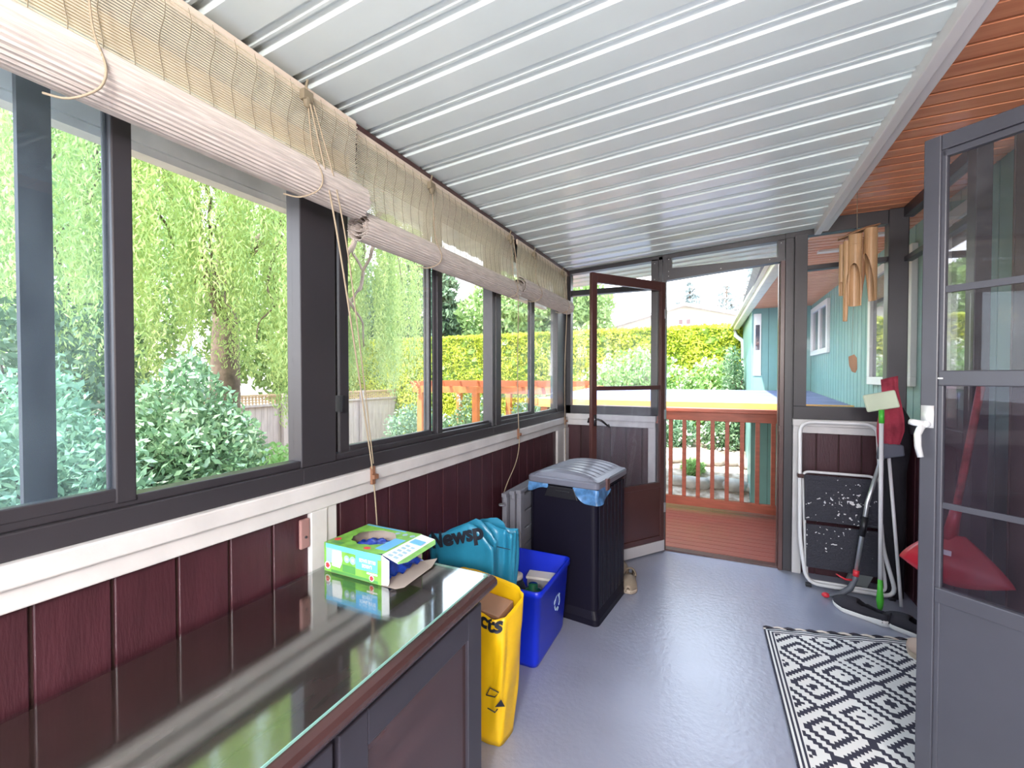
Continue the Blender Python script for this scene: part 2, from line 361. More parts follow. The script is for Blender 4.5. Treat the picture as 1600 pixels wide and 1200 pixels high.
# door frame
w = thing('door_1', (-0.37, YF, 0), None, None, kind='structure')
f = MB(); f.box(-0.422, -0.395, Y0, Y1, 0, 2.215); f.box(-0.391, -0.368, Y0-0.004, Y1, 0, 2.215)
f.prism([(-0.368, 2.036), (0.366, 2.096), (0.366, 2.128), (-0.368, 2.122)], 'y', Y0-0.002, Y1)
f.prism([(-0.368, 2.036), (-0.332, 2.04), (-0.332, 2.2), (-0.368, 2.2)], 'y', Y0, Y1); f.prism([(0.348, 2.1), (0.39, 2.1), (0.39, 2.245), (0.348, 2.24)], 'y', Y0, Y1)
screws(f, [(-0.352, 2.19), (-0.352, 2.10), (-0.352, 2.065), (0.0, 2.085), (0.367, 2.22), (0.30, 2.115)])
f.build('door_frame', [M_frame, M_screw], w)
MB().prism([(-0.332, 2.122), (0.348, 2.127), (0.348, 2.245), (-0.332, 2.21)], 'y', YF+0.01, YF+0.014).build('transom_pane', M_glass, w)
MB().box(0.366, 0.392, Y0-0.006, Y1+0.01, 0, 2.10).box(0.358, 0.366, YF+0.01, Y1, 0, 2.09).build('door_jamb', M_brown, w, bevel=0.002)
MB().box(0.362, 0.380, Y0-0.02, Y0-0.004, 0.945, 0.985).box(0.366, 0.374, Y0-0.03, Y0-0.02, 0.92, 0.955).build('strike_plate', M_brown, w)
MB().box(-0.39, 0.392, YF+0.0, YF+0.06, -0.0, 0.012).build('threshold', M_brown, w)
# window_5 : right of the door
w = thing('window_5', (0.52, YF, 1.04), None, None, kind='structure')
f = MB(); f.box(0.394, 0.440, Y0, Y1, 0, 2.26); f.box(0.446, 0.518, Y0-0.006, Y1, 1.121, 2.26); f.box(0.446, 0.95, Y0-0.006, Y1, 1.036, 1.120)
f.box(0.438, 0.450, YF, Y1, 0, 2.25)
f.prism([(0.518, 2.022), (0.935, 2.036), (0.935, 2.064), (0.518, 2.052)], 'y', Y0, Y1)
f.prism([(0.39, 2.244), (0.95, 2.268), (0.95, 2.352), (0.59, 2.352), (0.39, 2.28)], 'y', Y0-0.004, Y1)
screws(f, [(0.48, 2.22), (0.70, 2.30), (0.965, 2.25)])
f.build('window_frame', [M_frame, M_screw], w, bevel=0.002)
MB().box(0.518, 0.935, YF+0.01, YF+0.014, 1.12, 2.03).build('pane', glassmat('speckled_glass', 0.02), w)
MB().box(0.518, 0.935, YF+0.01, YF+0.014, 2.05, 2.262).build('transom_pane', M_glass, w)
S(MB().box(0.935, 1.035, Y0-0.02, Y1, 0, 2.352).build('wall_corner_post', M_frame, bevel=0.006))
# lower far wall
mb = MB(); planks(mb, -1.15, -0.43, 0.122, YF+0.004, YF+0.04, 0, 0.96, 'x', -1); planks(mb, 0.46, 0.94, 0.122, YF+0.004, YF+0.04, 0, 0.98, 'x', -1)
S(mb.build('wall_far', [M_maroon, M_groove], bevel=0.002, bseg=1))
S(MB().box(-1.16, -0.436, Y0-0.028, Y1, 0.972, 1.018).box(-1.16, -0.440, Y0-0.012, YF, 0.925, 0.973).box(-0.492, -0.438, Y0-0.010, YF, 0, 0.930).build('trim_7', M_white, bevel=0.003))
S(MB().box(0.442, 0.945, Y0-0.034, Y1, 0.992, 1.036).box(0.446, 0.940, Y0-0.014, YF, 0.945, 0.993).box(0.446, 0.498, Y0-0.012, YF, 0, 0.95).build('trim_8', M_white, bevel=0.003))

# right side: glazed bay then boarded wall
w = thing('window_6', (1.04, 3.0, 0.9), None, None, kind='structure')
f = MB(); f.box(1.005, 1.06, 2.62, 2.699, 0, 2.352); f.box(1.005, 1.06, 2.70, 3.48, 0.981, 1.06); f.box(1.01, 1.055, 2.70, 3.48, 2.02, 2.05); f.box(1.005, 1.06, 2.70, 3.49, 2.29, 2.352)
f.build('window_frame', M_frame, w, bevel=0.003)
MB().box(1.03, 1.034, 2.70, 3.485, 1.06, 2.02).build('pane', M_glass, w)
MB().box(1.03, 1.034, 2.70, 3.485, 2.05, 2.29).build('transom_pane', M_glass, w)
M_brownwall = pbr('brown_boards', (0.115, 0.065, 0.055), 0.5, noise=0.4, nscale=3, stretch=(4, 4, 0.6))
mb = MB(); planks(mb, 2.70, 3.49, 0.122, 1.03, 1.06, 0, 0.98, 'y', -1)
S(mb.build('wall_right_lower', [M_maroon, M_groove], bevel=0.002, bseg=1))
mb = MB(); planks(mb, -1.6, 2.62, 0.14, 1.12, 1.16, 0, 2.352, 'y', -1)
S(mb.build('wall_right', [M_brownwall, M_groove], bevel=0.002, bseg=1))

# ------------------------------------------------------------------ door_2: brown glazed door standing open into the room
def frame_matrix(p, d):
    d = Vector(d).normalized(); n = Vector((d.y, -d.x, 0))
    return Matrix(((d.x, n.x, 0, p[0]), (d.y, n.y, 0, p[1]), (0, 0, 1, p[2]), (0, 0, 0, 1)))   # local x = along door, y = normal, z = up
Mx = frame_matrix((-0.372, 3.476, 0.0), (-0.588, -0.80, 0))
w = thing('door_2', (-0.372, 3.476, 0), None, None, kind='structure')
L = 0.690
f = MB(Mx); f.box(0, 0.040, 0, 0.030, 0.01, 2.02); f.box(L-0.045, L, 0, 0.030, 0.01, 2.02)
f.box(0.04, L-0.045, 0, 0.030, 1.955, 2.02); f.box(0.04, L-0.045, 0.002, 0.028, 1.222, 1.252); f.box(0.04, L-0.045, 0, 0.03, 0.09, 0.13); f.box(0.04, L-0.045, 0, 0.03, 0.49, 0.53)
f.build('door_frame', M_brown, w, bevel=0.004)
MB(Mx).box(0.04, L-0.045, 0.010, 0.020, 0.13, 0.49).build('kick_panel', M_brown, w)
MB(Mx).box(0.0, L, -0.002, 0.032, 0.012, 0.09).build('door_sweep', pbr('grey_sweep', (0.42, 0.40, 0.42), 0.5), w)
MB(Mx).box(0.04, L-0.045, 0.013, 0.016, 1.252, 1.955).build('pane', M_glass, w)
MB(Mx).box(0.04, L-0.045, 0.013, 0.016, 0.53, 1.222).build('lower_pane', glassmat('lower_door_glass', 0.07, (0.7, 0.7, 0.8), (0.90, 0.90, 0.92)), w)
f = MB(Mx); f.box(L-0.036, L-0.016, -0.008, 0.0, 0.985, 1.06); f.tube([(L-0.026, -0.006, 1.03), (L-0.026, -0.035, 1.03), (L-0.05, -0.045, 1.02), (L-0.10, -0.045, 0.985)], [0.007, 0.007, 0.008, 0.006], 8)
f.tube([(L-0.026, 0.03, 1.03), (L-0.026, 0.06, 1.03), (L-0.02, 0.065, 1.0)], 0.007, 8)
f.tube([(L-0.105, -0.046, 0.995), (L-0.112, -0.048, 0.975)], 0.006, 6)
f.build('handle', pbr('dark_metal', (0.05, 0.045, 0.05), 0.25, metal=0.6), w, smooth=True)
f = MB(Mx)
for z in (0.3, 1.0, 1.75): f.box(-0.012, 0.006, -0.004, 0.004, z, z+0.07)
f.build('hinge', M_chrome, w)

# door_3: grey storm door in the foreground -------------------------------
P0 = (0.553, 1.75, 0.0); Mx = frame_matrix(P0, (0.777, -0.629, 0)); L = 0.70   # local +y normal faces away from? flipped below
w = thing('door_3', P0, None, None, kind='structure')
ny = Mx.to_3x3() @ Vector((0, 1, 0)); sg = 1 if ny.dot(Vector((0, 0, 0)) - Vector(P0)) > 0 else -1   # +sg*y is towards the viewer side
f = MB(Mx)
def bx(a, b, c, d, z0, z1): f.box(a, b, sg*c, sg*d, z0, z1)
bx(0, 0.040, -0.03, 0.0, 0.015, 2.03); bx(0.038, 0.052, -0.026, -0.006, 0.015, 2.0); bx(L-0.05, L, -0.03, 0, 0.015, 2.03); bx(0.04, L-0.05, -0.03, 0, 1.985, 2.03); bx(0.04, L-0.05, -0.026, -0.006, 1.965, 1.985)
bx(0.04, L-0.05, -0.028, -0.002, 1.292, 1.337); bx(0.04, L-0.05, -0.03, 0, 0.645, 0.690)
f.build('door_frame', M_grey, w, bevel=0.003)
f = MB(Mx); bx(0.05, L-0.05, -0.024, -0.010, 1.567, 1.586); f.build('sash_bar', M_grey, w)
f = MB(Mx); bx(0.05, L-0.05, -0.022, -0.012, 0.928, 0.945); f.build('lower_sash_bar', M_grey, w)
f = MB(Mx); bx(0.04, L-0.05, -0.022, -0.008, 0.03, 0.66); f.build('kick_panel', M_grey, w)
f = MB(Mx); bx(0.05, L-0.05, -0.018, -0.015, 1.335, 1.967); f.build('pane', M_glass_dk, w)
f = MB(Mx); bx(0.05, L-0.05, -0.018, -0.015, 0.69, 1.294); f.build('lower_pane', M_glass_low, w)
f = MB(Mx); bx(0.004, 0.034, 0.0, 0.004, 1.165, 1.232)
f.tube([(0.018, 0, 1.176), (0.018, sg*0.022, 1.176)], 0.011, 12)
f.tube([(0.018, sg*0.022, 1.176), (-0.004, sg*0.026, 1.180), (-0.014, sg*0.026, 1.182)], [0.010, 0.010, 0.009], 12)
f.tube([(0.014, sg*0.022, 1.172), (0.008, sg*0.032, 1.145), (0.010, sg*0.034, 1.11), (0.016, sg*0.032, 1.078)], [0.010, 0.009, 0.0085, 0.008], 10)
f.build('handle', pbr('satin_nickel', (0.72, 0.74, 0.76), 0.22, metal=0.4), w, smooth=True)
f = MB(Mx); bx(0.041, 0.052, -0.004, 0.001, 1.312, 1.316); f.build('door_clip', M_screw, w)

# ------------------------------------------------------------------ bamboo roll blinds
def blind(y0, y1, zc, r, xf, label, seed, sag=0.0, ragged=False, cords=(), gold=False):
    random.seed(seed)
    t = thing('bamboo_roll_blind', (xf, (y0+y1)/2, 2.14), label, 'blind', 'bamboo roll blinds')
    ztop = 2.128; zb = zc + r*0.3
    m = MB(); z = ztop - 0.012; k = 0
    while z > zb:
        a = y0 + random.uniform(-0.002, 0.002); b = y1 + random.uniform(-0.003, 0.003)
        bow = 0.006*math.sin((ztop-z)/max(0.05, ztop-zb)*PI)
        m.box(xf-0.001-bow, xf+0.001-bow, a, b, z-0.0020, z+0.0016); z -= 0.0060; k += 1
    m.build('sticks', M_blind, t)
    # wooden head lath and valance
    MB().box(xf-0.012, xf-0.002, y0, y1, ztop-0.024, ztop+0.006).build('head_lath', pbr('pale_lath', (0.66, 0.55, 0.45), 0.6), t, bevel=0.002)
    if gold: MB().box(xf-0.020, xf-0.014, y0, y1-0.02, 1.955, 2.015).build('inner_lath', pbr('golden_bamboo', (0.56, 0.42, 0.20), 0.5, noise=0.2, trans=0.2), t)
    # roll: spiral skin with stick ridges
    m = MB(); turns = 3.2; N = 210; th = r/(turns+0.4)
    ring = []
    for i in range(N+1):
        a = PI*0.5 - 2*PI*turns*i/N; rr = r*(1 - 0.86*i/N) * (1 + (0.030 if i % 2 else -0.030))
        ring.append((xf - 0.0*r + rr*math.cos(a), zc + rr*0.93*math.sin(a)))
    ys = [y0 + (y1-y0)*q/6 for q in range(7)]
    V = []
    for q, yy in enumerate(ys):
        for (xx, zz) in ring: V.append((xx, yy + (random.uniform(-.006, .006) if q in (0, 6) else 0), zz - sag*math.sin(PI*q/6)))
    n = len(ring); F = [(q*n+i, q*n+i+1, (q+1)*n+i+1, (q+1)*n+i) for q in range(6) for i in range(n-1)]
    m.add(V, F); m.build('roll', M_roll, t, solid=0.0022)
    # warp cords over the hanging part
    m = MB(); yy = y0 + 0.03
    while yy < y1 - 0.01:
        pts = [(xf+0.004+0.007*math.sin(PI*j/7*2+0.4), yy+0.004*math.sin(j*1.3), lerp(ztop-0.01, zc+r*0.9, j/7)) for j in range(8)]
        m.tube(pts, 0.0008, 4, caps=False); yy += 0.05
    m.build('warp_cord', M_cordd, t)
    for (cy, kind) in cords:
        m = MB()
        pts = [(xf+0.016, cy, ztop-0.01), (xf+0.020, cy+0.004, 2.04), (xf+0.026, cy+0.008, zc+r*1.1), (xf+r*1.12, cy+0.014, zc), (xf+r*0.95, cy+0.010, zc-r*0.7), (xf+0.01, cy-0.02, zc-r*1.12), (xf-r*0.5, cy-0.04, zc-r*0.9)]
        # smooth
        sm = []
        for i in range(len(pts)-1):
            for q in range(4): sm.append(tuple(Vector(pts[i]).lerp(Vector(pts[i+1]), q/4)))
        sm.append(pts[-1])
        for _ in range(3): sm = [sm[0]] + [tuple((Vector(sm[i-1])+Vector(sm[i])*2+Vector(sm[i+1]))/4) for i in range(1, len(sm)-1)] + [sm[-1]]
        m.tube(sm, 0.0022, 6); m.build('lift_cord', M_cord, t, smooth=True)
        if kind:
            m = MB(); m.box(xf+0.006, xf+0.024, cy-0.016, cy+0.016, ztop-0.048, ztop-0.02); m.ball((xf+0.018, cy, ztop-0.05), (0.009, 0.013, 0.018)); m.tube([(xf+0.01, cy, ztop-0.02), (xf+0.02, cy, ztop+0.01)], 0.004, 6)
            m.build('cord_pulley', M_cordd, t, bevel=0.002)
    return t
b1 = blind(-0.35, 1.078, 1.872, 0.058, -1.055, 'bamboo roll blind nearest the viewer, hung lowest-rolled above the widest window panes', 1, cords=((0.40, 0), (0.875, 1)), gold=True)
b2 = blind(1.110, 2.335, 1.815, 0.054, -1.085, 'middle bamboo roll blind with its coiled end showing beside the tall dark post', 2, cords=((1.50, 1), (2.25, 1)))
b3 = blind(2.395, 3.335, 1.855, 0.060, -1.090, 'short bamboo roll blind at the far corner with loosely coiled near end', 3, cords=((2.62, 1), (3.18, 1)))
def cord(pts, r, parent, name='pull_cord', mat=None):
    sm = [Vector(p) for p in pts]
    for _ in range(3):
        o = [sm[0]]
        for i in range(len(sm)-1): o += [sm[i].lerp(sm[i+1], 0.25), sm[i].lerp(sm[i+1], 0.75)]
        sm = o + [sm[-1]]
    MB().tube([tuple(p) for p in sm], r, 6).build(name, mat or M_cord, parent, smooth=True)
cord([(-1.028, 0.877, 2.07), (-1.0, 0.93, 1.80), (-1.05, 1.06, 1.40), (-1.115, 1.20, 1.01), (-1.118, 1.215, 0.93), (-1.13, 1.24, 0.80), (-1.132, 1.245, 0.74)], 0.0027, b1)
cord([(-1.024, 0.885, 2.07), (-0.995, 0.955, 1.82), (-1.045, 1.075, 1.42), (-1.113, 1.206, 1.01)], 0.0022, b1)
cord([(-1.050, 2.25, 2.08), (-1.035, 2.29, 1.85), (-1.10, 2.41, 1.40), (-1.116, 2.46, 1.03), (-1.11, 2.47, 0.92), (-1.112, 2.43, 0.80), (-1.115, 2.30, 0.70), (-1.112, 2.24, 0.64)], 0.0026, b2)
cord([(-1.055, 3.18, 2.08), (-1.05, 3.22, 1.90), (-1.10, 3.30, 1.40), (-1.116, 3.36, 0.98), (-1.11, 3.36, 0.70)], 0.0026, b3)
for nm, cy, lb in (('cord_cleat', 1.208, 'small brown cord cleat on white sill below the tall dark post'), ('cord_cleat', 2.465, 'small brown cord cleat on the white sill beneath the far sliding window'), ('cord_cleat', 3.37, 'small brown cord cleat at the far corner end of white sill')):
    m = MB(); m.box(-1.124, -1.112, cy-0.008, cy+0.008, 0.935, 1.0); m.box(-1.115, -1.100, cy-0.012, cy+0.012, 0.955, 0.972); tag(m.build(nm, pbr('rusty_brown', (0.20, 0.09, 0.05), 0.6), bevel=0.002), lb, 'cleat')
m = MB(); m.box(-1.150, -1.138, 0.925, 0.958, 0.795, 0.885); m.ball((-1.137, 0.942, 0.83), 0.004, 1)
tag(m.build('wall_bracket', [pbr('pink_brown_paint', (0.30, 0.16, 0.15), 0.5), M_black], bevel=0.004), 'small pinkish brown wooden block on maroon boards beside white post', 'bracket')

# ------------------------------------------------------------------ cabinet with glass top
cabt = thing('sideboard_cabinet', (-0.88, 0.4, 0), 'dark wood sideboard cabinet with polished top under the left windows', 'cabinet')
YA, YB = -0.95, 1.165
m = MB(); m.box(-1.125, -0.655, YA, YB, 0.03, 0.672); m.box(-1.12, -0.66, YA+0.02, YB-0.01, 0, 0.03)
m.build('body', M_cab, cabt, bevel=0.004)
m = MB(); e = [(-1.135, 0.672), (-0.628, 0.672), (-0.616, 0.677), (-0.608, 0.688), (-0.609, 0.700), (-0.616, 0.708), (-0.630, 0.713), (-1.135, 0.713)]
m.prism(e, 'y', YA-0.02, 1.19); m.build('tabletop', M_wood_dk, cabt, bevel=0.004)
for k, (a, b) in enumerate(((0.60, 1.145), (0.04, 0.585), (-0.52, 0.025))):
    m = MB(); x0, x1 = -0.655, -0.640
    m.box(x0, x1, a, a+0.075, 0.07, 0.645); m.box(x0, x1, b-0.075, b, 0.07, 0.645); m.box(x0, x1, a+0.075, b-0.075, 0.57, 0.645); m.box(x0, x1, a+0.075, b-0.075, 0.07, 0.145)
    d = m.build('cabinet_door', M_cab, cabt, bevel=0.003)
    MB().box(x0+0.001, x0+0.004, a+0.07, b-0.07, 0.14, 0.575).build('recessed_panel', M_wood_dk, d)
    m = MB(); m.M = Matrix.Translation((-0.64, a+0.04, 0.40)) @ Matrix.Rotation(PI/2, 4, 'Y'); m.lathe((0, 0, 0), [(0.005, 0), (0.005, 0.012), (0.012, 0.018), (0.012, 0.024), (0.004, 0.028)], 12)
    m.build('knob', M_black, d, smooth=True)
gt = thing('glass_sheet', (-0.88, 0.4, 0.713), 'clear glass sheet with greenish edge lying on the dark sideboard top', 'glass sheet')
MB().box(-1.132, -0.634, YA, 1.170, 0.714, 0.7195).build('glass_plate', M_tglass, gt)
m = MB(); m.box(-0.634, -0.6325, YA, 1.1715, 0.7142, 0.7193); m.box(-1.132, -0.6325, 1.170, 1.1715, 0.7142, 0.7193); m.build('polished_edge', M_gedge, gt)

# carton of bags ----------------------------------------------------------
GT = 0.7198
bt = thing('bag_carton', (-0.985, 1.07, GT), 'open green and blue carton of large blue bags lying on the glass top', 'box')
M_green = pbr('carton_green', (0.23, 0.56, 0.09), 0.35, noise=0.35, nscale=30); M_lblue = pbr('carton_blue', (0.13, 0.45, 0.80), 0.35)
M_cw = pbr('carton_white', (0.80, 0.82, 0.84), 0.45); M_cb = pbr('carton_inside', (0.42, 0.36, 0.32), 0.8); M_print = pbr('carton_grey_print', (0.30, 0.45, 0.55), 0.4)
M_dg = pbr('carton_dark_green', (0.09, 0.30, 0.08), 0.4); M_cred = pbr('carton_red', (0.70, 0.05, 0.06), 0.4); M_ink = pbr('black_ink', (0.015, 0.018, 0.03), 0.5)
bx0, bx1, by0, by1, bz1 = -1.102, -0.872, 0.978, 1.166, GT+0.088
MBx = Matrix.Translation((-0.985, 1.07, 0)) @ Matrix.Rotation(math.radians(-1), 4, 'Z') @ Matrix.Translation((0.985, -1.07, 0))
m = MB(MBx)
m.box(bx0, bx1, by0, by0+0.0012, GT, bz1, 0); m.box(bx0, bx1, by1-0.0012, by1, GT, bz1, 0); m.box(bx0, bx0+0.0012, by0, by1, GT, bz1, 0); m.box(bx0, bx1, by0, by1, GT, GT+0.0012, 1)
# top with oval hole
N = 40; cx, cy = -0.992, 1.078; O = []; I = []
for k in range(N):
    a = 2*PI*k/N; c, s_ = math.cos(a), math.sin(a)
    sc = min((bx1-cx)/c if c > 1e-6 else 9, (bx0-cx)/c if c < -1e-6 else 9, (by1-cy)/s_ if s_ > 1e-6 else 9, (by0-cy)/s_ if s_ < -1e-6 else 9)
    O.append((cx+c*sc, cy+s_*sc, bz1)); jag = 1+0.03*math.sin(7*a)+0.05*math.sin(11*a+1)*(1 if s_ < 0 else 0); I.append((cx+c*0.072*jag, cy+s_*0.062*jag, bz1))
m.box(bx0+.002, bx1-.001, by0+.0014, by0+.002, GT+.002, bz1-.001, 1); m.box(bx0+.002, bx1-.001, by1-.002, by1-.0014, GT+.002, bz1-.001, 1); m.box(bx0+.0014, bx0+.002, by0+.002, by1-.002, GT+.002, bz1-.001, 1)
m.add(O+I+[(p[0], p[1], p[2]-0.001) for p in I], [(k, (k+1) % N, N+(k+1) % N, N+k) for k in range(N)] + [(N+k, N+(k+1) % N, 2*N+(k+1) % N, 2*N+k) for k in range(N)], 0)
m.build('carton_body', [M_green, M_cb], bt)
m = MB(MBx); yf = by0-0.0006
m.box(bx0+0.008, bx1-0.002, yf-0.0002, yf, bz1-0.016, bz1-0.001, 0)
m.box(bx0+0.132, bx1-0.014, yf-0.0004, yf, GT+0.032, bz1-0.014, 0)
m.box(bx0+0.010, bx0+0.075, yf-0.0003, yf, GT+0.030, bz1-0.014, 2)
m.prism([(bx0+0.034, GT+0.022), (bx0+0.068, GT+0.020), (bx0+0.078, GT+0.045), (bx0+0.072, bz1-0.016), (bx0+0.036, bz1-0.018)], 'y', yf-0.0006, yf, 1)
m.box(bx0+0.078, bx0+0.13, yf-0.0003, yf, GT+0.012, GT+0.034, 3); m.box(bx0+0.03, bx1-0.012, yf-0.0002, yf, GT+0.002, GT+0.010, 3)
m.box(bx1-0.055, bx1-0.014, yf-0.0005, yf, GT+0.024, GT+0.029, 1)
for (cx2, cz2, rr, mi) in ((bx0+0.096, GT+0.052, 0.011, 2), (bx0+0.120, GT+0.052, 0.012, 2), (bx0+0.016, GT+0.020, 0.012, 1), (bx1-0.036, GT+0.014, 0.009, 1)):
    m.prism([(cx2+rr*math.cos(2*PI*k/20), cz2+rr*math.sin(2*PI*k/20)) for k in range(20)], 'y', yf-0.0007, yf, mi)
for (cx2, cz2, rr) in ((bx0+0.016, GT+0.020, 0.008), (bx1-0.036, GT+0.014, 0.007)):
    m.prism([(cx2+rr*math.cos(2*PI*k/20)*(1+.2*math.cos(5*2*PI*k/20)), cz2+rr*math.sin(2*PI*k/20)) for k in range(20)], 'y', yf-0.001, yf, 4)
# top face prints
zt = bz1+0.0002
m.box(bx0+0.003, bx1-0.06, by1-0.012, by1-0.003, zt, zt+0.0002, 0); m.box(bx1-0.052, bx1-0.01, by0+0.03, by0+0.12, zt, zt+0.0002, 0)
m.box(bx0+0.02, bx0+0.062, by0+0.006, by0+0.024, zt, zt+0.0002, 3)
m.prism([(bx0+0.018+0.011*math.cos(k*PI/10), by0+0.038+0.011*math.sin(k*PI/10)) for k in range(20)], 'z', zt, zt+0.0003, 4)
m.prism([(bx1-0.075+0.012*math.cos(k*PI/10), by0+0.022+0.009*math.sin(k*PI/10)) for k in range(20)], 'z', zt, zt+0.0003, 4)
for k in range(3): m.prism([(bx1-0.075+0.030*k+0.009*math.cos(q*PI/8), by1-0.03+0.009*math.sin(q*PI/8)) for q in range(16)], 'z', zt, zt+0.0003, 2)
m.build('printed_panel', [M_lblue, M_cw, M_print, M_dg, M_cred], bt)
m = MB(MBx)
for body, cx3, cz3 in (('LARGE', bx1-0.034, GT+0.042), ('BLUE BAGS', bx1-0.020, GT+0.057)):
    v, fcs = text2d(body, 0.0135, 0.0004)
    m.add([(cx3 - p[0]*(0.95), yf-0.0012, cz3 + 0.008 - p[1]) for p in v], fcs)
for body, cx3, cz3 in (('30', bx0+0.127, GT+0.056), ('48', bx0+0.103, GT+0.056)):
    v, fcs = text2d(body, 0.011, 0.0003); m.add([(cx3-p[0], yf-0.0012, cz3-p[1]) for p in v], fcs)
m.build('lettering', pbr('white_ink', (0.9, 0.9, 0.92), 0.5), bt)
m = MB(MBx)   # flaps
m.add([(bx1, by0+0.004, bz1), (bx1, by1-0.004, bz1), (bx1+0.055, by1-0.010, bz1-0.004), (bx1+0.078, by1-0.035, bz1-0.008), (bx1+0.080, by0+0.020, bz1-0.012), (bx1+0.066, by0-0.004, bz1-0.012)], [(0, 1, 2, 3, 4, 5)], 1)
m.add([(bx1+0.060, by0-0.002, bz1-0.0100), (bx1+0.060, by1-0.012, bz1-0.0030), (bx1+0.079, by1-0.036, bz1-0.0072), (bx1+0.081, by0+0.019, bz1-0.0112), (bx1+0.067, by0-0.005, bz1-0.0112)], [(0, 1, 2, 3, 4)], 2)
m.add([(bx1+0.008, by1-0.075, bz1+0.0003), (bx1+0.008, by1-0.045, bz1+0.0005), (bx1+0.05, by1-0.045, bz1-0.0025), (bx1+0.05, by1-0.075, bz1-0.0030)], [(0, 1, 2, 3)], 0)
for k in range(5):
    for q in range(2):
        xa = bx1+0.012+q*0.020; ya = by0+0.012+k*0.019
        m.add([(xa, ya, bz1-0.0015-0.0035*q), (xa, ya+0.010, bz1-0.0010-0.0035*q), (xa+0.014, ya+0.010, bz1-0.0030-0.0040*q), (xa+0.014, ya, bz1-0.0035-0.0040*q)], [(0, 1, 2, 3)], 3)
m.build('top_flap', [M_lblue, M_cw, M_green, M_print], bt, solid=0.0006)
m = MB(MBx); m.prism([(bx1, GT+0.002), (bx1+0.024, GT+0.004), (bx1+0.028, GT+0.012), (bx1+0.028, bz1-0.012), (bx1, bz1-0.001)], 'y', by0+0.001, by0+0.002)
m.build('side_flap', M_cw, bt)
m = MB(MBx); m.add([(bx1, by0, GT+0.0006), (bx1+0.050, by0+0.002, GT+0.0006), (bx1+0.066, by0+0.02, GT+0.0006), (bx1+0.060, by1-0.03, GT+0.004), (bx1+0.045, by1+0.02, GT+0.010), (bx1, by1, GT+0.0006)], [(0, 1, 2, 3, 4, 5)]); m.build('bottom_flap', M_cb, bt, solid=0.0006)
M_liner = pbr('blue_film', (0.02, 0.07, 0.55), 0.18, noise=0.5, nscale=40, spec=0.8)
m = MB(MBx); G = 22; V = []
for i in range(G+1):
    for j in range(G+1):
        u, v_ = i/G, j/G; V.append((lerp(bx0+0.01, bx1+0.012, u), lerp(by0+0.008, by1-0.008, v_), GT+0.012+0.062*math.sin(PI*min(1, u*1.15))**0.4*math.sin(PI*v_)**0.35+0.008*math.sin(u*17+v_*9)*math.sin(v_*23-u*5)))
m.add(V, [(i*(G+1)+j, (i+1)*(G+1)+j, (i+1)*(G+1)+j+1, i*(G+1)+j+1) for i in range(G) for j in range(G)]); m.build('folded_bags', M_liner, bt, smooth=True)

# ------------------------------------------------------------------ carrier bags
def bag(name, cx, cy, a, b, hf, taper, rot, mat, label, cat, group, seed, sq=0.55, text=None, extra=None, fold=0.006, topin=0.0):
    R = Matrix.Rotation(rot, 3, 'Z'); rnd = random.Random(seed); ph = [rnd.uniform(0, 6.28) for _ in range(6)]
    def surf(t, k, off=0.0):
        c, s = math.cos(t), math.sin(t)
        ex = math.copysign(abs(c)**sq, c); ey = math.copysign(abs(s)**sq, s)
        sc = lerp(taper, 1.0, min(1, k*1.25)) ; st = 1 - topin*max(0, k-0.7)/0.3
        f = fold*(math.sin(5*t+ph[0]+k*3)+0.7*math.sin(9*t+ph[1]-k*5)+0.6*math.sin(3*t+7*k+ph[2])) * min(1, k*3)
        crease = 0.9*fold*abs(math.sin(5*k+4.1*math.cos(t)+ph[3])) + 0.9*fold*abs(math.sin(3.3*k-5.0*math.cos(t)+ph[4]))
        p = R @ Vector((ex*(a*sc+f+off), ey*(b*sc*st+f-crease+off), 0))
        h = hf(ex, ey)
        return (cx+p.x, cy+p.y, 0.003 + k*h)
    t_ = thing(name, (cx, cy, 0), label, cat, group)
    m = MB(); T, K = 56, 22
    m.rings([[surf(2*PI*i/T, k/K) for i in range(T)] for k in range(K+1)], 0, True, False)
    m.build('bag_skin', mat, t_, smooth=True, solid=0.0012)
    if text:
        for (body, size, tx, tz, ang, bold, nm) in text:
            v, fcs = text2d(body, size, bold, 0.15); m = MB(); ca, sa = math.cos(ang), math.sin(ang)
            out = []
            for p in v:
                lx = tx + p[0]*ca - p[1]*sa; lz = tz + p[0]*sa + p[1]*ca
                # find t on the front (negative y) with ex*a = lx
                ex = max(-0.999, min(0.999, lx/a)); c = math.copysign(abs(ex)**(1/sq), ex); t = -math.acos(max(-1, min(1, c)))
                h = hf(ex, -1); k = max(0.01, min(0.995, lz/h)); q = surf(t, k, 0.0); q2 = surf(t, k, 0.0022)
                out.append((q2[0], q2[1]-0.002, lz))
            m.add(out, fcs); m.build(nm, M_ink, t_)
    return t_
M_bagblue = pbr('aqua_blue_bag', (0.030, 0.29, 0.48), 0.30, noise=0.25, nscale=6, trans=0.15, bump=0.25, bscale=18)
M_bagyel = pbr('yellow_bag', (0.90, 0.56, 0.01), 0.35, noise=0.08, nscale=8, trans=0.15, bump=0.2, bscale=18)
bag('recycling_bag', -0.985, 1.60, 0.150, 0.045, lambda x, y: 0.625+0.085*max(0, 1-abs(x-0.35)/1.1)-0.10*max(0, x-.55), 0.85, math.radians(4), M_bagblue,
    'blue plastic recycling bag printed with bold black letters behind the sideboard end', 'bag', 'blue recycling bags', 3, text=[('Newsp', 0.088, -0.128, 0.585, math.radians(17), 0.0042, 'lettering')])
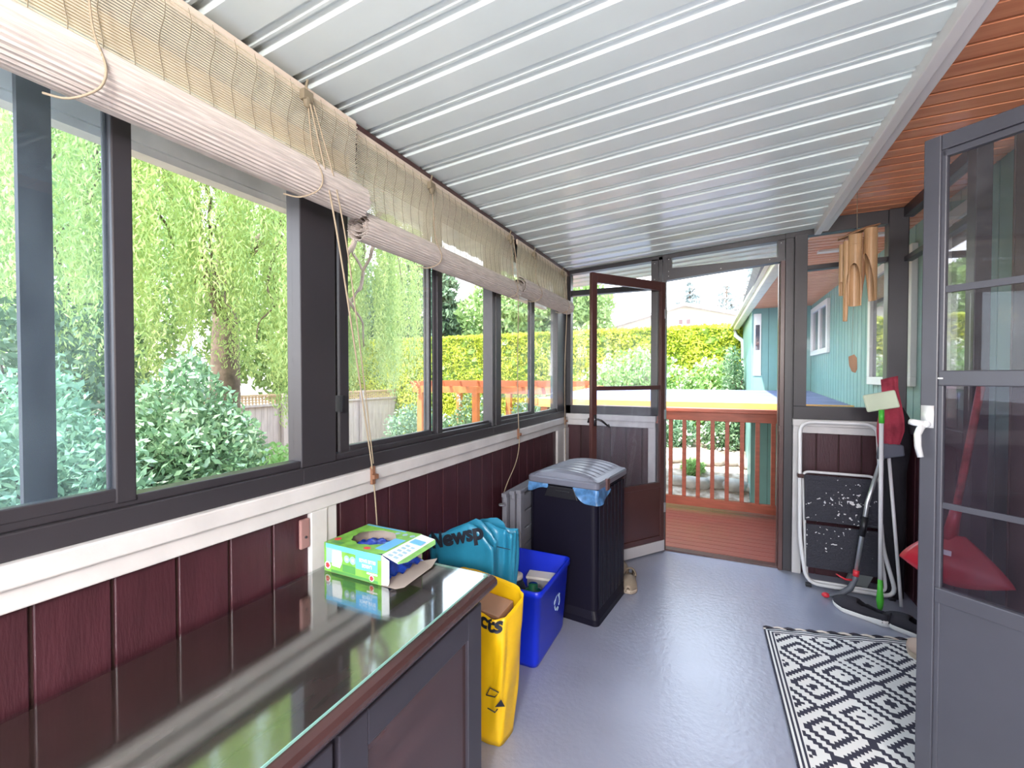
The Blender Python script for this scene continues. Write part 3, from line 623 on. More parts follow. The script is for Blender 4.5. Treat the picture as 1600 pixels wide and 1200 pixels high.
bb = bag('recycling_bag', -0.905, 1.725, 0.112, 0.040, lambda x, y: 0.650+0.035*max(0, 1-abs(x+0.1)/0.8)-0.02*max(0, x-.7), 0.8, math.radians(-3), M_bagblue,
    'blue plastic bag with thin dark line, squeezed between lettered bag and blue bin', 'bag', 'blue recycling bags', 8, text=[('op', 0.05, 0.045, 0.415, 0, 0.0008, 'lettering')], fold=0.008)
m = MB(); m.tube([(-0.985, 1.672, 0.588), (-0.93, 1.674, 0.590), (-0.87, 1.674, 0.590), (-0.80, 1.678, 0.586)], 0.0016, 5); m.build('printed_line', M_ink, bb)
yb = bag('shopping_bag', -0.805, 1.440, 0.150, 0.080, lambda x, y: 0.510+0.030*y-0.012*x, 0.78, math.radians(-6), M_bagyel,
    'yellow bag with bold black lettering standing by the blue recycling bin', 'bag', None, 5, sq=0.4, text=[('Products', 0.078, -0.150, 0.432, 0, 0.0030, 'lettering')], fold=0.004)
m = MB(); m.add([(-0.70, 1.345, 0.17), (-0.66, 1.345, 0.185), (-0.675, 1.345, 0.205)], [(0, 1, 2)])
for pts in ([(-0.735, 1.348, 0.20), (-0.70, 1.346, 0.205), (-0.685, 1.346, 0.225), (-0.72, 1.348, 0.23), (-0.735, 1.348, 0.20)], [(-0.73, 1.348, 0.155), (-0.70, 1.347, 0.150), (-0.69, 1.347, 0.165)]): m.tube(pts, 0.002, 5)
m.build('printed_drawing', M_ink, yb)
tag(MB().obox((-0.80, 1.45, 0.452), (0.20, 0.10, 0.05), Euler((0.15, 0.05, -0.1)).to_matrix(), 0).build('cardboard_piece', pbr('brown_card', (0.30, 0.17, 0.11), 0.8), bevel=0.002), 'brown cardboard piece sticking out of the yellow bag', 'cardboard')
tag(MB().obox((-0.775, 1.418, 0.405), (0.17, 0.05, 0.05), Euler((0.1, 0.0, -0.1)).to_matrix(), 0).build('food_carton', pbr('pale_green_card', (0.55, 0.62, 0.35), 0.7), bevel=0.002), 'pale green carton under brown cardboard inside the yellow bag', 'carton')

# ------------------------------------------------------------------ blue recycling bin
def rrect(x0, x1, y0, y1, r, z, n=5):
    P = []
    for cx, cy, a0 in ((x1-r, y1-r, 0), (x0+r, y1-r, PI/2), (x0+r, y0+r, PI), (x1-r, y0+r, 1.5*PI)):
        for k in range(n+1): a = a0+PI/2*k/n; P.append((cx+r*math.cos(a), cy+r*math.sin(a), z))
    return P
M_bin = pbr('blue_bin_plastic', (0.004, 0.026, 0.62), 0.33, noise=0.08, nscale=4)
bn = thing('recycling_bin', (-0.88, 2.03, 0), 'bright blue recycling bin on floor holding bottles, beside black trash bin', 'bin')
m = MB(); X0, X1, Ya, Yb, H = -1.055, -0.705, 1.790, 2.235, 0.365
m.rings([rrect(X0+.035, X1-.035, Ya+.035, Yb-.035, 0.03, 0.0), rrect(X0+.03, X1-.03, Ya+.03, Yb-.03, 0.03, 0.02), rrect(X0+.008, X1-.008, Ya+.008, Yb-.008, 0.03, H-.03), rrect(X0, X1, Ya, Yb, 0.032, H-.028), rrect(X0, X1, Ya, Yb, 0.032, H-.002),
         rrect(X0+.004, X1-.004, Ya+.004, Yb-.004, 0.030, H), rrect(X0+.012, X1-.012, Ya+.012, Yb-.012, 0.026, H-.003), rrect(X0+.038, X1-.038, Ya+.038, Yb-.038, 0.025, 0.02)], 0, True, True)
m.build('bin_body', M_bin, bn, smooth=True, bevel=0)
# recycling emblem on the side facing +X
m = MB(); cyE, czE, rE = 2.055, 0.205, 0.036
xE = X1-0.008-0.022*(1-(czE/(H)))+0.0015
for k in range(3):
    a = PI/2 + k*2*PI/3
    def pt(rad, ang): return (cyE+rad*math.cos(ang), czE+rad*math.sin(ang))
    p1 = Vector(pt(rE, a-0.35)); p2 = Vector(pt(rE*1.02, a+0.30)); p3 = Vector(pt(rE*0.98, a+2*PI/3-0.95))
    for q1, q2 in ((p1, p2), (p2, p3)):
        d = (q2-q1).normalized(); nn = Vector((-d.y, d.x))*0.0055
        P = [q1+nn, q1-nn, q2-nn, q2+nn]; m.prism([(p.x, p.y) for p in P], 'x', xE, xE+0.0015)
    d = (p3-p2).normalized(); nn = Vector((-d.y, d.x))*0.011; m.prism([((p3+nn).x, (p3+nn).y), ((p3-nn).x, (p3-nn).y), ((p3+d*0.016).x, (p3+d*0.016).y)], 'x', xE, xE+0.0015)
m.build('recycling_emblem', pbr('pale_blue_print', (0.45, 0.60, 0.85), 0.5), bn)
o = MB().lathe((-0.945, 2.04, 0.022), [(0.06, 0), (0.062, 0.02), (0.062, 0.20), (0.05, 0.235), (0.042, 0.250), (0.042, 0.262), (0.0, 0.263)], 20).build('food_jar', pbr('dark_plastic', (0.02, 0.024, 0.03), 0.3), smooth=True); tag(o, 'dark jar with cream lid standing in the blue bin', 'jar')
MB().lathe((-0.945, 2.04, 0.286), [(0.040, 0), (0.042, 0.006), (0.042, 0.018), (0.036, 0.022), (0, 0.022)], 20).build('lid', pbr('cream_lid', (0.70, 0.66, 0.58), 0.4), o, smooth=True)
o = MB().lathe((-0.818, 1.98, 0.022), [(0.05, 0), (0.054, 0.02), (0.054, 0.20), (0.050, 0.245), (0.035, 0.262), (0.022, 0.268), (0.022, 0.285), (0, 0.285)], 20).build('green_bottle', pbr('green_glass', (0.01, 0.10, 0.05), 0.12), smooth=True); tag(o, 'dark green bottle standing inside the blue bin', 'bottle')
m = MB(); m.M = Matrix.Translation((-0.835, 2.125, 0.022)) @ Matrix.Rotation(0.15, 4, 'Z'); m.box(-0.065, 0.065, -0.035, 0.035, 0, 0.255, 0); m.box(-0.070, 0.070, -0.040, 0.040, 0.255, 0.268, 1)
o = m.build('paper_carton', [pbr('grey_card', (0.30, 0.30, 0.32), 0.6), pbr('off_white_card', (0.72, 0.70, 0.66), 0.6)], bevel=0.002); tag(o, 'carton with flat white top at the back of blue bin', 'carton')

# ------------------------------------------------------------------ black trash bin
bc = Vector((-0.752, 2.530, 0)); MB_ = Matrix.Translation(bc) @ Matrix.Rotation(math.radians(-7), 4, 'Z')
tb = thing('trash_bin', tuple(bc), 'tall black plastic trash bin with ribbed lid and blue liner', 'bin')
w2, d2 = 0.205, 0.235
m = MB(MB_)
m.rings([rrect(-w2-.010, w2+.010, -d2-.010, d2+.010, 0.03, 0.0), rrect(-w2-.010, w2+.010, -d2-.010, d2+.010, 0.03, 0.035), rrect(-w2+.002, w2-.002, -d2+.002, d2-.002, 0.03, 0.075), rrect(-w2+.006, w2-.006, -d2+.004, d2-.004, 0.03, 0.70), rrect(-w2-.002, w2+.002, -d2-.002, d2+.002, 0.03, 0.715)], 0, True, True)
for k in range(7):
    yy = -d2+0.030+k*0.060
    m.box(w2-.004, w2+.004, yy, yy+0.045, 0.08, 0.70); m.box(-w2-.004, -w2+.004, yy, yy+0.045, 0.08, 0.70)
m.build('bin_body', pbr('black_resin', (0.005, 0.004, 0.012), 0.5, spec=0.22), tb, bevel=0.003)
m = MB(MB_); rr = []
for (g, z) in ((0.006, 0.722), (0.010, 0.728), (0.010, 0.752), (0.004, 0.760)): rr.append(rrect(-w2-g, w2+g, -d2-g, d2+g, 0.03, z, 5))
m.rings(rr, 0, True, True)
# curved ribbed crown
G = 24; NX = 16; V = []; 
for j in range(43):
    v_ = j/42; yy = lerp(-d2+.004, d2-.004, v_)
    for i in range(NX+1):
        xx = lerp(-w2+.002, w2-.002, i/NX); dome = 0.040*(1-(abs(2*i/NX-1))**2.2)*min(1, v_*14, (1-v_)*14)**0.5
        rib = 0.005 if (j % 6) not in (0,) else 0.0
        V.append((xx, yy, 0.760+dome*0.9+(rib if 1 < i < NX-1 and 0 < j < 42 else 0)))
m.add(V, [(j*(NX+1)+i, j*(NX+1)+i+1, (j+1)*(NX+1)+i+1, (j+1)*(NX+1)+i) for j in range(42) for i in range(NX)])
m.build('lid', pbr('grey_black_lid', (0.14, 0.145, 0.185), 0.32), tb)
m = MB(MB_); m.prism([(-0.075, 0.715), (0.075, 0.715), (0.10, 0.655), (-0.10, 0.655)], 'y', -d2-.014, -d2+.002); m.box(-0.03, 0.05, -d2-.018, -d2-.010, 0.690, 0.696); m.build('front_handle', M_black, tb, bevel=0.002)
m = MB(MB_); m.box(w2+.006, w2+.020, -d2+.10, -d2+.14, 0.70, 0.765); m.build('lid_latch', pbr('brown_latch', (0.10, 0.05, 0.05), 0.35), tb, bevel=0.003)
M_film = pbr('light_blue_liner', (0.14, 0.36, 0.74), 0.15, noise=0.5, nscale=30, trans=0.35, spec=0.9)
m = MB(MB_)   # liner skirt hanging from under the lid
def skirt(path, depth):
    V = []; n = len(path); K = 6
    for i, (x, y, nx, ny) in enumerate(path):
        d = depth(i/(n-1))
        for k in range(K+1):
            q = k/K; b = 0.006+0.010*q+0.006*math.sin(i*0.55+k*0.7)*q
            V.append((x+nx*b, y+ny*b, 0.722 - d*q))
    m.add(V, [(i*(K+1)+k, (i+1)*(K+1)+k, (i+1)*(K+1)+k+1, i*(K+1)+k+1) for i in range(n-1) for k in range(K)])
skirt([(lerp(-w2, -0.08, i/16), -d2, 0, -1) for i in range(17)], lambda t: 0.050*(1-t*0.7)+0.004*math.sin(t*8))
m.build('liner', M_film, tb, smooth=True); m = MB(MB_)
skirt([(lerp(0.07, w2, i/14), -d2, 0, -1) for i in range(15)] + [(w2, lerp(-d2, -d2+0.15, i/14), 1, 0) for i in range(15)], lambda t: 0.020+0.065*math.sin(PI*min(1, t*1.0))**0.8+0.005*math.sin(t*9))
m.build('liner', M_film, tb, smooth=True)

# grey folded stand behind the bins --------------------------------------
gs = thing('folding_stand', (-1.05, 2.27, 0), 'grey folded plastic stand leaning by the wall behind black bin', 'folding stand')
M_resin = pbr('grey_resin', (0.20, 0.205, 0.24), 0.5, noise=0.15, nscale=8)
for k, (xa, xb, yy, hh) in enumerate(((-1.105, -1.077, 2.215, 0.640), (-1.071, -1.041, 2.245, 0.652), (-1.035, -1.007, 2.255, 0.658))):
    m = MB(); m.box(xa, xb, yy, yy+0.055, 0, hh); m.box(xa, xb, 2.55, 2.605, 0, hh)
    for q in range(6): m.box(xa+.004, xb-.004, yy+0.06, 2.55, 0.06+q*0.098, 0.06+q*0.098+0.088)
    m.box(xa-.001, xb+.001, yy-0.008, 2.61, hh, hh+0.022); m.lathe(((xa+xb)/2, yy+0.01, hh-0.028), [(0.011, 0), (0.015, 0.006), (0.015, 0.03)], 12)
    m.build('panel', M_resin, gs, bevel=0.003)
m = MB(); m.M = Matrix.Translation((-1.09, 2.185, 0.60)); m.lathe((0, 0, 0), [(0.006, 0), (0.019, 0.003), (0.019, 0.010), (0.0, 0.012)], 16); m.box(-0.006, 0.006, 0, 0.035, 0.002, 0.010); m.build('knob', M_resin, gs)

# ------------------------------------------------------------------ shoes
def loft_shoe(parent, L, Wd, mats, kind):
    """shoe pointing +x locally, toe at +L/2, built about the origin at floor level; returns nothing"""
    n = 18; R = []; Rs = []
    def half(t): return Wd/2*(0.60+0.16*math.sin(PI*t*1.1)+0.28*math.sin(PI*max(0, t-0.30)/0.78)**1.0 if t > 0.30 else 0.62+0.14*math.sin(PI*t*1.1))*(min(1, (t+0.012)*10)**0.5)*(min(1, (1.004-t)*7)**0.5)
    return half
def shoe(name, loc, rot, L, Wd, upper, sole, label, cat, group=None, clog=False, inner=None, zs=0.0):
    t_ = thing(name, (loc[0], loc[1], zs), label, cat, group)
    Mx = Matrix.Translation((loc[0], loc[1], zs)) @ Matrix.Rotation(rot, 4, 'Z')
    def half(t):
        base = 0.36 + 0.14*max(0, min(1, (t-0.35)/0.35))
        return Wd*base*(max(0.02, min(1, t*9))**0.5)*(max(0.02, min(1, (1-t)*4.2))**0.5)
    NS = 22; sec = 18
    def ring_at(t, z, sc): return
    m = MB(Mx); rings = []
    for z, sc in ((0.0, 0.93), (0.006, 1.0), (0.022, 1.03), (0.026, 1.0)):
        out = []
        for i in range(NS+1): t = 0.0+i/NS; out.append((L*(t-0.5)*sc**0.5, half(t)*sc, z + (0.010*max(0, (t-0.75)/0.25)**2 + 0.012*(1-min(1, t/0.4))*(1 if z > 0.01 else 0))))
        for i in range(NS-1, 0, -1): t = i/NS; out.append((L*(t-0.5)*sc**0.5, -half(t)*sc, z + (0.010*max(0, (t-0.75)/0.25)**2 + 0.012*(1-min(1, t/0.4))*(1 if z > 0.01 else 0))))
        rings.append(out)
    m.rings(rings, 0, True, True); m.build('sole', sole, t_, smooth=True, bevel=0)
    # upper: arches across the foot; opening near the heel
    m = MB(Mx); V = []; A = 14; cols = NS+1
    def top(t):
        if t < 0.42: return 0.062-0.010*math.sin(PI*t/0.42)
        if t < 0.55: return lerp(0.052, 0.070, (t-0.42)/0.13)
        return 0.070*max(0.0, 1-((t-0.55)/0.47)**2.0)**0.5*0.98+0.004
    for i in range(cols):
        t = 0.012+0.976*i/NS; hw = half(t)*0.97; h = top(t)
        openw = 0.0
        if t < 0.56: openw = min(1.0, (0.58-t)*12)*0.62
        if clog and t < 0.30: openw = 0.62
        for k in range(A+1):
            a = PI*k/A; y = hw*math.cos(a); z = 0.022 + (h-0.0)*math.sin(a)**0.75*0.92
            if openw > 0 and abs(math.cos(a)) < openw:
                # push rim outward: clamp to the rim
                y = hw*math.copysign(openw, math.cos(a) if abs(math.cos(a)) > 1e-6 else 1)*1.0; z = 0.022 + h*math.sin(math.acos(openw))**0.75*0.92
                if t > 0.08: y = y*1.0
            V.append((L*(t-0.5), y, z))
    F = []
    for i in range(NS):
        for k in range(A):
            t = (i+0.5)/NS; ac = abs(math.cos(PI*(k+0.5)/A))
            if 0.10 < t < 0.54 and ac < 0.62: continue
            if clog and t < 0.10 and ac < 0.62: continue
            F.append((i*(A+1)+k, (i+1)*(A+1)+k, (i+1)*(A+1)+k+1, i*(A+1)+k+1))
    m.add(V, F)
    if not clog: m.rings([[(L*(0.012-0.5), half(0.012)*0.97*math.cos(PI*k/A), 0.022+top(0.012)*math.sin(PI*k/A)**0.75*0.92) for k in range(A+1)], [(L*(0.012-0.5)+0.003, half(0.03)*0.97*math.cos(PI*k/A), 0.022+top(0.012)*math.sin(PI*k/A)**0.75*0.9) for k in range(A+1)]], 0, True, False)
    m.build('upper', upper, t_, smooth=True, solid=0.003)
    m = MB(Mx); m.rings([[(L*(t_-0.5)*0.9, s*half(t_)*0.8, z) for (t_, s) in [(0.06+0.88*i/12, 1) for i in range(13)] + [(0.06+0.88*i/12, -1) for i in range(12, -1, -1)]] for z in (0.026, 0.029)], 0, True, True)
    m.build('insole', inner or upper, t_)
    if clog:
        m = MB(Mx); pts = [(L*(0.32-0.5)+0.0-0.06*math.sin(PI*k/10), half(0.35)*1.02*math.cos(PI*k/10), 0.055+0.020*math.sin(PI*k/10)) for k in range(11)]
        m.tube(pts, 0.006, 6); m.build('heel_strap', upper, t_, smooth=True)
    return t_
M_sb = pbr('black_canvas', (0.022, 0.020, 0.030), 0.8, bump=0.2, bscale=300); M_sw = pbr('white_rubber', (0.72, 0.72, 0.72), 0.5)
a1 = math.atan2(2.925-3.075, 0.815-0.595)
shoe('slip_on_shoe', (0.712, 3.000), a1+PI, 0.27, 0.095, M_sb, M_sw, 'black slip-on shoe with white sole, fully visible beneath the green mop handle', 'shoe', 'black slip-on shoes', inner=M_sb)
shoe('slip_on_shoe', (0.905, 2.895), a1+PI-0.1, 0.27, 0.095, M_sb, M_sw, 'black slip-on shoe with white sole half hidden behind the grey door edge', 'shoe', 'black slip-on shoes', inner=M_sb)
M_tp = pbr('taupe_foam', (0.25, 0.20, 0.15), 0.6); M_tps = pbr('tan_sole', (0.42, 0.34, 0.27), 0.6)
shoe('garden_clog', (-0.505, 2.800), -1.45, 0.25, 0.10, M_tp, M_tps, 'taupe clog with toe pointing toward viewer beside the black bin', 'clog', 'taupe clogs', clog=True)
shoe('garden_clog', (-0.600, 2.990), -1.15, 0.23, 0.09, M_tp, M_tps, 'taupe clog farther back, against the foot of open brown door', 'clog', 'taupe clogs', clog=True)
shoe('beige_sandal', (0.875, 2.60), 0.35+PI/2, 0.25, 0.09, pbr('beige_leather', (0.45, 0.34, 0.28), 0.6), M_tps, 'beige sandal on the patterned rug, mostly hidden behind grey door', 'sandal', None, clog=True, zs=0.009)

# ------------------------------------------------------------------ rug
rg = thing('patterned_rug', (0.214, 2.612, 0), 'black and white diamond patterned rug with striped border by grey door', 'rug')
rg.rotation_euler = (0, 0, math.radians(2)); 
def rugmat():
    m = bpy.data.materials.new('diamond_weave'); m.use_nodes = True; n = m.node_tree.nodes; l = m.node_tree.links; b = n['Principled BSDF']; b.inputs['Roughness'].default_value = 0.9
    t = n.new('ShaderNodeTexCoord'); s = n.new('ShaderNodeSeparateXYZ'); l.new(t.outputs['Object'], s.inputs[0])
    def mth(op, a, b_=None, c=None):
        q = n.new('ShaderNodeMath'); q.operation = op
        for i, v in enumerate((a, b_, c)):
            if v is None: continue
            if isinstance(v, (int, float)): q.inputs[i].default_value = v
            else: l.new(v, q.inputs[i])
        return q.outputs[0]
    x = mth('SNAP', s.outputs['X'], 0.0140); y = mth('SNAP', s.outputs['Y'], 0.0140)
    fx = mth('ABSOLUTE', mth('SUBTRACT', mth('FRACT', mth('ADD', mth('DIVIDE', x, 0.26), 50.0)), 0.5))
    fy = mth('ABSOLUTE', mth('SUBTRACT', mth('FRACT', mth('ADD', mth('DIVIDE', y, 0.26), 50.1)), 0.5))
    d = mth('ADD', fx, fy)
    st = mth('GREATER_THAN', mth('FRACT', mth('MULTIPLY', d, 4.2)), 0.42)
    # striped border
    ex = s.outputs['X']; ey = mth('SUBTRACT', mth('MULTIPLY', s.outputs['X'], 0.25), s.outputs['Y'])
    e = mth('MINIMUM', mth('MULTIPLY', ex, 1.0), ey)
    bd = mth('GREATER_THAN', mth('FRACT', mth('MULTIPLY', e, 62.0)), 0.5)
    inb = mth('LESS_THAN', e, 0.045)
    v = mth('ADD', mth('MULTIPLY', bd, inb), mth('MULTIPLY', st, mth('SUBTRACT', 1.0, inb)))
    mx = n.new('ShaderNodeMixRGB'); l.new(v, mx.inputs[0]); mx.inputs[1].default_value = (0.030, 0.030, 0.055, 1); mx.inputs[2].default_value = (0.72, 0.72, 0.72, 1)
    l.new(mx.outputs[0], b.inputs['Base Color']); return m
m = MB(); NX, NY = 40, 50; V = []
for i in range(NX+1):
    for j in range(NY+1):
        x = 0.85*i/NX; y = -1.5*j/NY + 0.25*x*(1-0.6*j/NY); z = 0.008 + (0.006*max(0, 1-j/2)*abs(math.sin(i*0.55)) if j < 2 else 0) + 0.0015*math.sin(x*14)*math.cos(y*9)
        V.append((x, y, z))
m.add(V, [(i*(NY+1)+j, i*(NY+1)+j+1, (i+1)*(NY+1)+j+1, (i+1)*(NY+1)+j) for i in range(NX) for j in range(NY)])
o = m.build('rug_pile', rugmat(), None, smooth=True, solid=0.006); o.parent = rg
m = MB(); 
for k in range(2):
    pts = [(0.85*i/60, 0.25*0.85*i/60+0.004+0.006*math.cos(i*0.9+k*PI), 0.012+0.006*math.sin(i*0.9+k*PI)) for i in range(61)]
    m.tube(pts, 0.0055, 6, mi=k)
o = m.build('braided_edge', [pbr('rug_black', (0.03, 0.028, 0.04), 0.9), pbr('rug_white', (0.6, 0.56, 0.52), 0.9)], None, smooth=True); o.parent = rg

# ------------------------------------------------------------------ folding step stool
ss = thing('step_ladder', (0.68, 3.32, 0), 'white tubular folding step ladder with black steps leaning below the right window', 'step ladder')
def lean(x, z, off=0.0): return (x, 3.285 + 0.150*z/1.02 + off, z)
def loop(pts, r, n=7):
    """rounded closed loop of 2d points -> list"""
    out = []; N = len(pts)
    for i in range(N):
        p = Vector(pts[i]); a = Vector(pts[i-1]); b = Vector(pts[(i+1) % N]); da = (a-p).normalized()*r; db = (b-p).normalized()*r
        for k in range(n): t = k/(n-1); out.append(((p+da)*(1-t)**2 + p*2*t*(1-t) + (p+db)*t**2))
    return out
lp = [lean(p.x, p.y, -0.005) for p in loop([(0.478, 1.022), (0.885, 1.022), (0.888, 0.30), (0.950, 0.022), (0.502, 0.022), (0.470, 0.28)], 0.075)]
# rounder top corners via first two
MB().tube(lp, 0.0115, 10, closed=True).build('front_frame', M_steelw, ss, smooth=True)
lp = [lean(p.x, p.y, 0.022) for p in loop([(0.492, 0.70), (0.872, 0.70), (0.905, 0.03), (0.508, 0.03)], 0.04)]
MB().tube(lp, 0.009, 8, closed=True).build('rear_frame', M_steelw, ss, smooth=True)
M_step = pbr('black_rubber_tread', (0.020, 0.021, 0.034), 0.55, bump=0.5, bscale=160)
def spatter_mat(name, thr, cx, cz, w):
    m = pbr(name, (0.020, 0.021, 0.034), 0.55, bump=0.5, bscale=160); n = m.node_tree.nodes; l = m.node_tree.links; b = n['Principled BSDF']
    t = n.new('ShaderNodeTexCoord'); nz = n.new('ShaderNodeTexNoise'); nz.inputs['Scale'].default_value = 48; nz.inputs['Detail'].default_value = 1.5; l.new(t.outputs['Object'], nz.inputs['Vector'])
    vd = n.new('ShaderNodeVectorMath'); vd.operation = 'DISTANCE'; vd.inputs[1].default_value = (cx, 0.02, cz); l.new(t.outputs['Object'], vd.inputs[0])
    mr = n.new('ShaderNodeMapRange'); mr.inputs['From Min'].default_value = 0; mr.inputs['From Max'].default_value = w; mr.inputs['To Min'].default_value = 0; mr.inputs['To Max'].default_value = 0.16; l.new(vd.outputs['Value'], mr.inputs[0])
    sb = n.new('ShaderNodeMath'); sb.operation = 'SUBTRACT'; l.new(nz.outputs['Fac'], sb.inputs[0]); l.new(mr.outputs[0], sb.inputs[1])
    gt_ = n.new('ShaderNodeMath'); gt_.operation = 'GREATER_THAN'; gt_.inputs[1].default_value = thr; l.new(sb.outputs[0], gt_.inputs[0])
    mx = n.new('ShaderNodeMixRGB'); mx.inputs[1].default_value = (0.020, 0.021, 0.034, 1); mx.inputs[2].default_value = (0.7, 0.7, 0.72, 1); l.new(gt_.outputs[0], mx.inputs[0]); l.new(mx.outputs[0], b.inputs['Base Color']); return m
M_treads = [spatter_mat('spattered_tread', 0.565, 0.03, 0.52, 0.16), spatter_mat('lightly_spattered_tread', 0.60, -0.08, 0.33, 0.16)]
for k, (za, zb) in enumerate(((0.405, 0.690), (0.125, 0.388))):
    m = MB(); ya = lean(0, za)[1]-0.022; yb_ = lean(0, zb)[1]-0.022
    R = Matrix.Rotation(-math.atan2(0.150, 1.02), 3, 'X')
    c = Vector((0.682, (ya+yb_)/2, (za+zb)/2)); m.obox(c, (0.372-0.01*k, 0.022, zb-za), R, 0)
    for q in range(12 if k == 0 else 9): m.obox(c + R @ Vector((0, -0.012, -(zb-za)/2+0.02+q*(zb-za-0.03)/(12 if k == 0 else 9))), (0.355, 0.002, 0.006), R, 0)
    st = m.build('step', M_treads[k], ss, bevel=0.006)
for sx in (0.474, 0.892):
    MB().box(sx-0.014, sx+0.018, lean(0, .68)[1]-0.03, lean(0, .68)[1]+0.02, 0.665, 0.69).build('hinge_bracket', M_brown, ss, bevel=0.003)
for sx in (0.512, 0.925): MB().box(sx-0.016, sx+0.016, 3.272, 3.30, 0.0, 0.022).build('foot', M_black, ss, bevel=0.004)
o = MB().obox((0.80, 3.42, 0.055), (0.11, 0.03, 0.095), Euler((0.2, 0.3, 0)).to_matrix()).build('grey_block', pbr('grey_tile', (0.26, 0.28, 0.28), 0.6), bevel=0.003); tag(o, 'small grey block on the floor behind the step ladder', 'block')

# mop with dark red cloth, head up ---------------------------------------
mp_ = thing('spray_mop', (0.73, 3.18, 0), 'upside-down mop with dark red cloth head and crooked grey handle on floor', 'mop')
M_mopred = pbr('dark_red_microfibre', (0.36, 0.035, 0.065), 0.9, noise=0.35, nscale=14, bump=0.5, bscale=60)
G = 20; V = []
m = MB()
for side in (0, 1):
    for j in range(G+1):
        v_ = j/G; z = lerp(0.905, 1.300, v_)
        for i in range(11):
            u = i/10; xl = lerp(0.842, 0.862, v_)-0.008*math.sin(v_*6); xr = 0.955+0.012*math.sin(v_*5) + (0.0 if v_ > 0.25 else -0.02*(1-v_*4))
            x = lerp(xl, xr, u); zz = z + (0.022*u if v_ > 0.9 else 0)
            y = 3.255 + 0.05*(v_) + (0.016 if side else -0.016)*math.sin(PI*max(0.02, min(0.98, u)))**0.5 + 0.004*math.sin(u*19+v_*7)
            V.append((x, y, zz))
n1 = (G+1)*11
F = []
for s_ in (0, 1):
    for j in range(G):
        for i in range(10): F.append(tuple((s_*n1 + q) for q in (j*11+i, j*11+i+1, (j+1)*11+i+1, (j+1)*11+i)))
for j in range(G):
    for i in (0, 10): F.append((j*11+i, (j+1)*11+i, n1+(j+1)*11+i, n1+j*11+i))
for i in range(10):
    for j in (0, G): F.append((j*11+i, j*11+i+1, n1+j*11+i+1, n1+j*11+i))
m.add(V, F); m.build('mop_cloth', M_mopred, mp_, smooth=True)
m = MB(); m.prism([(0.836, 0.832), (0.962, 0.862), (0.955, 0.925), (0.845, 0.930)], 'y', 3.235, 3.275); m.build('head_socket', pbr('grey_plastic', (0.10, 0.11, 0.14), 0.5), mp_, bevel=0.008)
MB().tube([(0.862, 3.245, 0.86), (0.783, 3.205, 0.58), (0.728, 3.18, 0.165)], 0.0115, 10).build('pole', M_chrome, mp_, smooth=True)
MB().tube([(0.775, 3.201, 0.50), (0.757, 3.193, 0.385)], 0.0155, 10).build('grip_sleeve', M_black, mp_, smooth=True)
MB().tube([(0.728, 3.18, 0.165), (0.724, 3.178, 0.130), (0.700, 3.172, 0.075), (0.660, 3.165, 0.040), (0.605, 3.155, 0.022), (0.580, 3.15, 0.018)], [0.014, 0.015, 0.017, 0.017, 0.013, 0.010], 10).build('crook_handle', pbr('grey_plastic', (0.1, 0.1, 0.1)), mp_, smooth=True)
M_rp = pbr('red_plastic', (0.62, 0.03, 0.05), 0.35)
MB().tube([(0.731, 3.181, 0.185), (0.727, 3.179, 0.150)], 0.0158, 10).build('red_collar', M_rp, mp_, smooth=True)
m = MB(); m.ball((0.578, 3.15, 0.020), (0.022, 0.014, 0.016)); m.build('handle_tip', M_rp, mp_, smooth=True)
MB().tube([(0.712, 3.176, 0.125), (0.675, 3.17, 0.125), (0.63, 3.165, 0.150)], [0.007, 0.006, 0.003], 8).build('trigger', M_rp, mp_, smooth=True)
# green and white scrubber
sc_ = thing('scrub_mop', (0.83, 3.10, 0), 'green and white flat scrub mop standing head up before red mop', 'mop')
R = Euler((math.radians(-6), math.radians(-13), 0)).to_matrix()
MB().obox((0.829, 3.165, 1.178), (0.150, 0.024, 0.100), R).build('scrub_pad', pbr('pale_green_foam', (0.60, 0.66, 0.50), 0.8, noise=0.08), sc_, bevel=0.008)
MB().tube([(0.826, 3.142, 1.13), (0.826, 3.138, 1.055)], 0.013, 10).build('neck', pbr('bright_green_plastic', (0.08, 0.50, 0.05), 0.35), sc_, smooth=True)
MB().tube([(0.826, 3.138, 1.06), (0.818, 3.09, 0.155)], 0.0105, 10).build('pole', M_steelw, sc_, smooth=True)
MB().tube([(0.8185, 3.092, 0.185), (0.818, 3.09, 0.12), (0.8175, 3.087, 0.075), (0.817, 3.084, 0.035), (0.817, 3.083, 0.003)], [0.0115, 0.0135, 0.018, 0.014, 0.005], 12).build('end_grip', MATS['bright_green_plastic'], sc_, smooth=True)
MB().tube([(0.895, 3.26, 0.85), (0.935, 3.17, 0.02)], 0.009, 8).build('broom_stick', M_steelw, None, smooth=True)
tag(C.objects['broom_stick'], 'thin white pole leaning in corner behind the green mop', 'pole')
m = MB(); m.tube([(0.945, 3.36, 0.0), (0.945, 3.36, 0.45), (0.952, 3.37, 0.75), (0.968, 3.38, 0.92), (0.985, 3.39, 1.05), (0.975, 3.39, 1.13)], [0.055, 0.06, 0.055, 0.065, 0.05, 0.02], 14)
tag(m.build('dark_cloth_bundle', pbr('black_cloth', (0.012, 0.011, 0.016), 0.9, bump=0.5, bscale=20), smooth=True), 'dark cloth bundle standing in corner behind the red mop', 'cloth bundle')

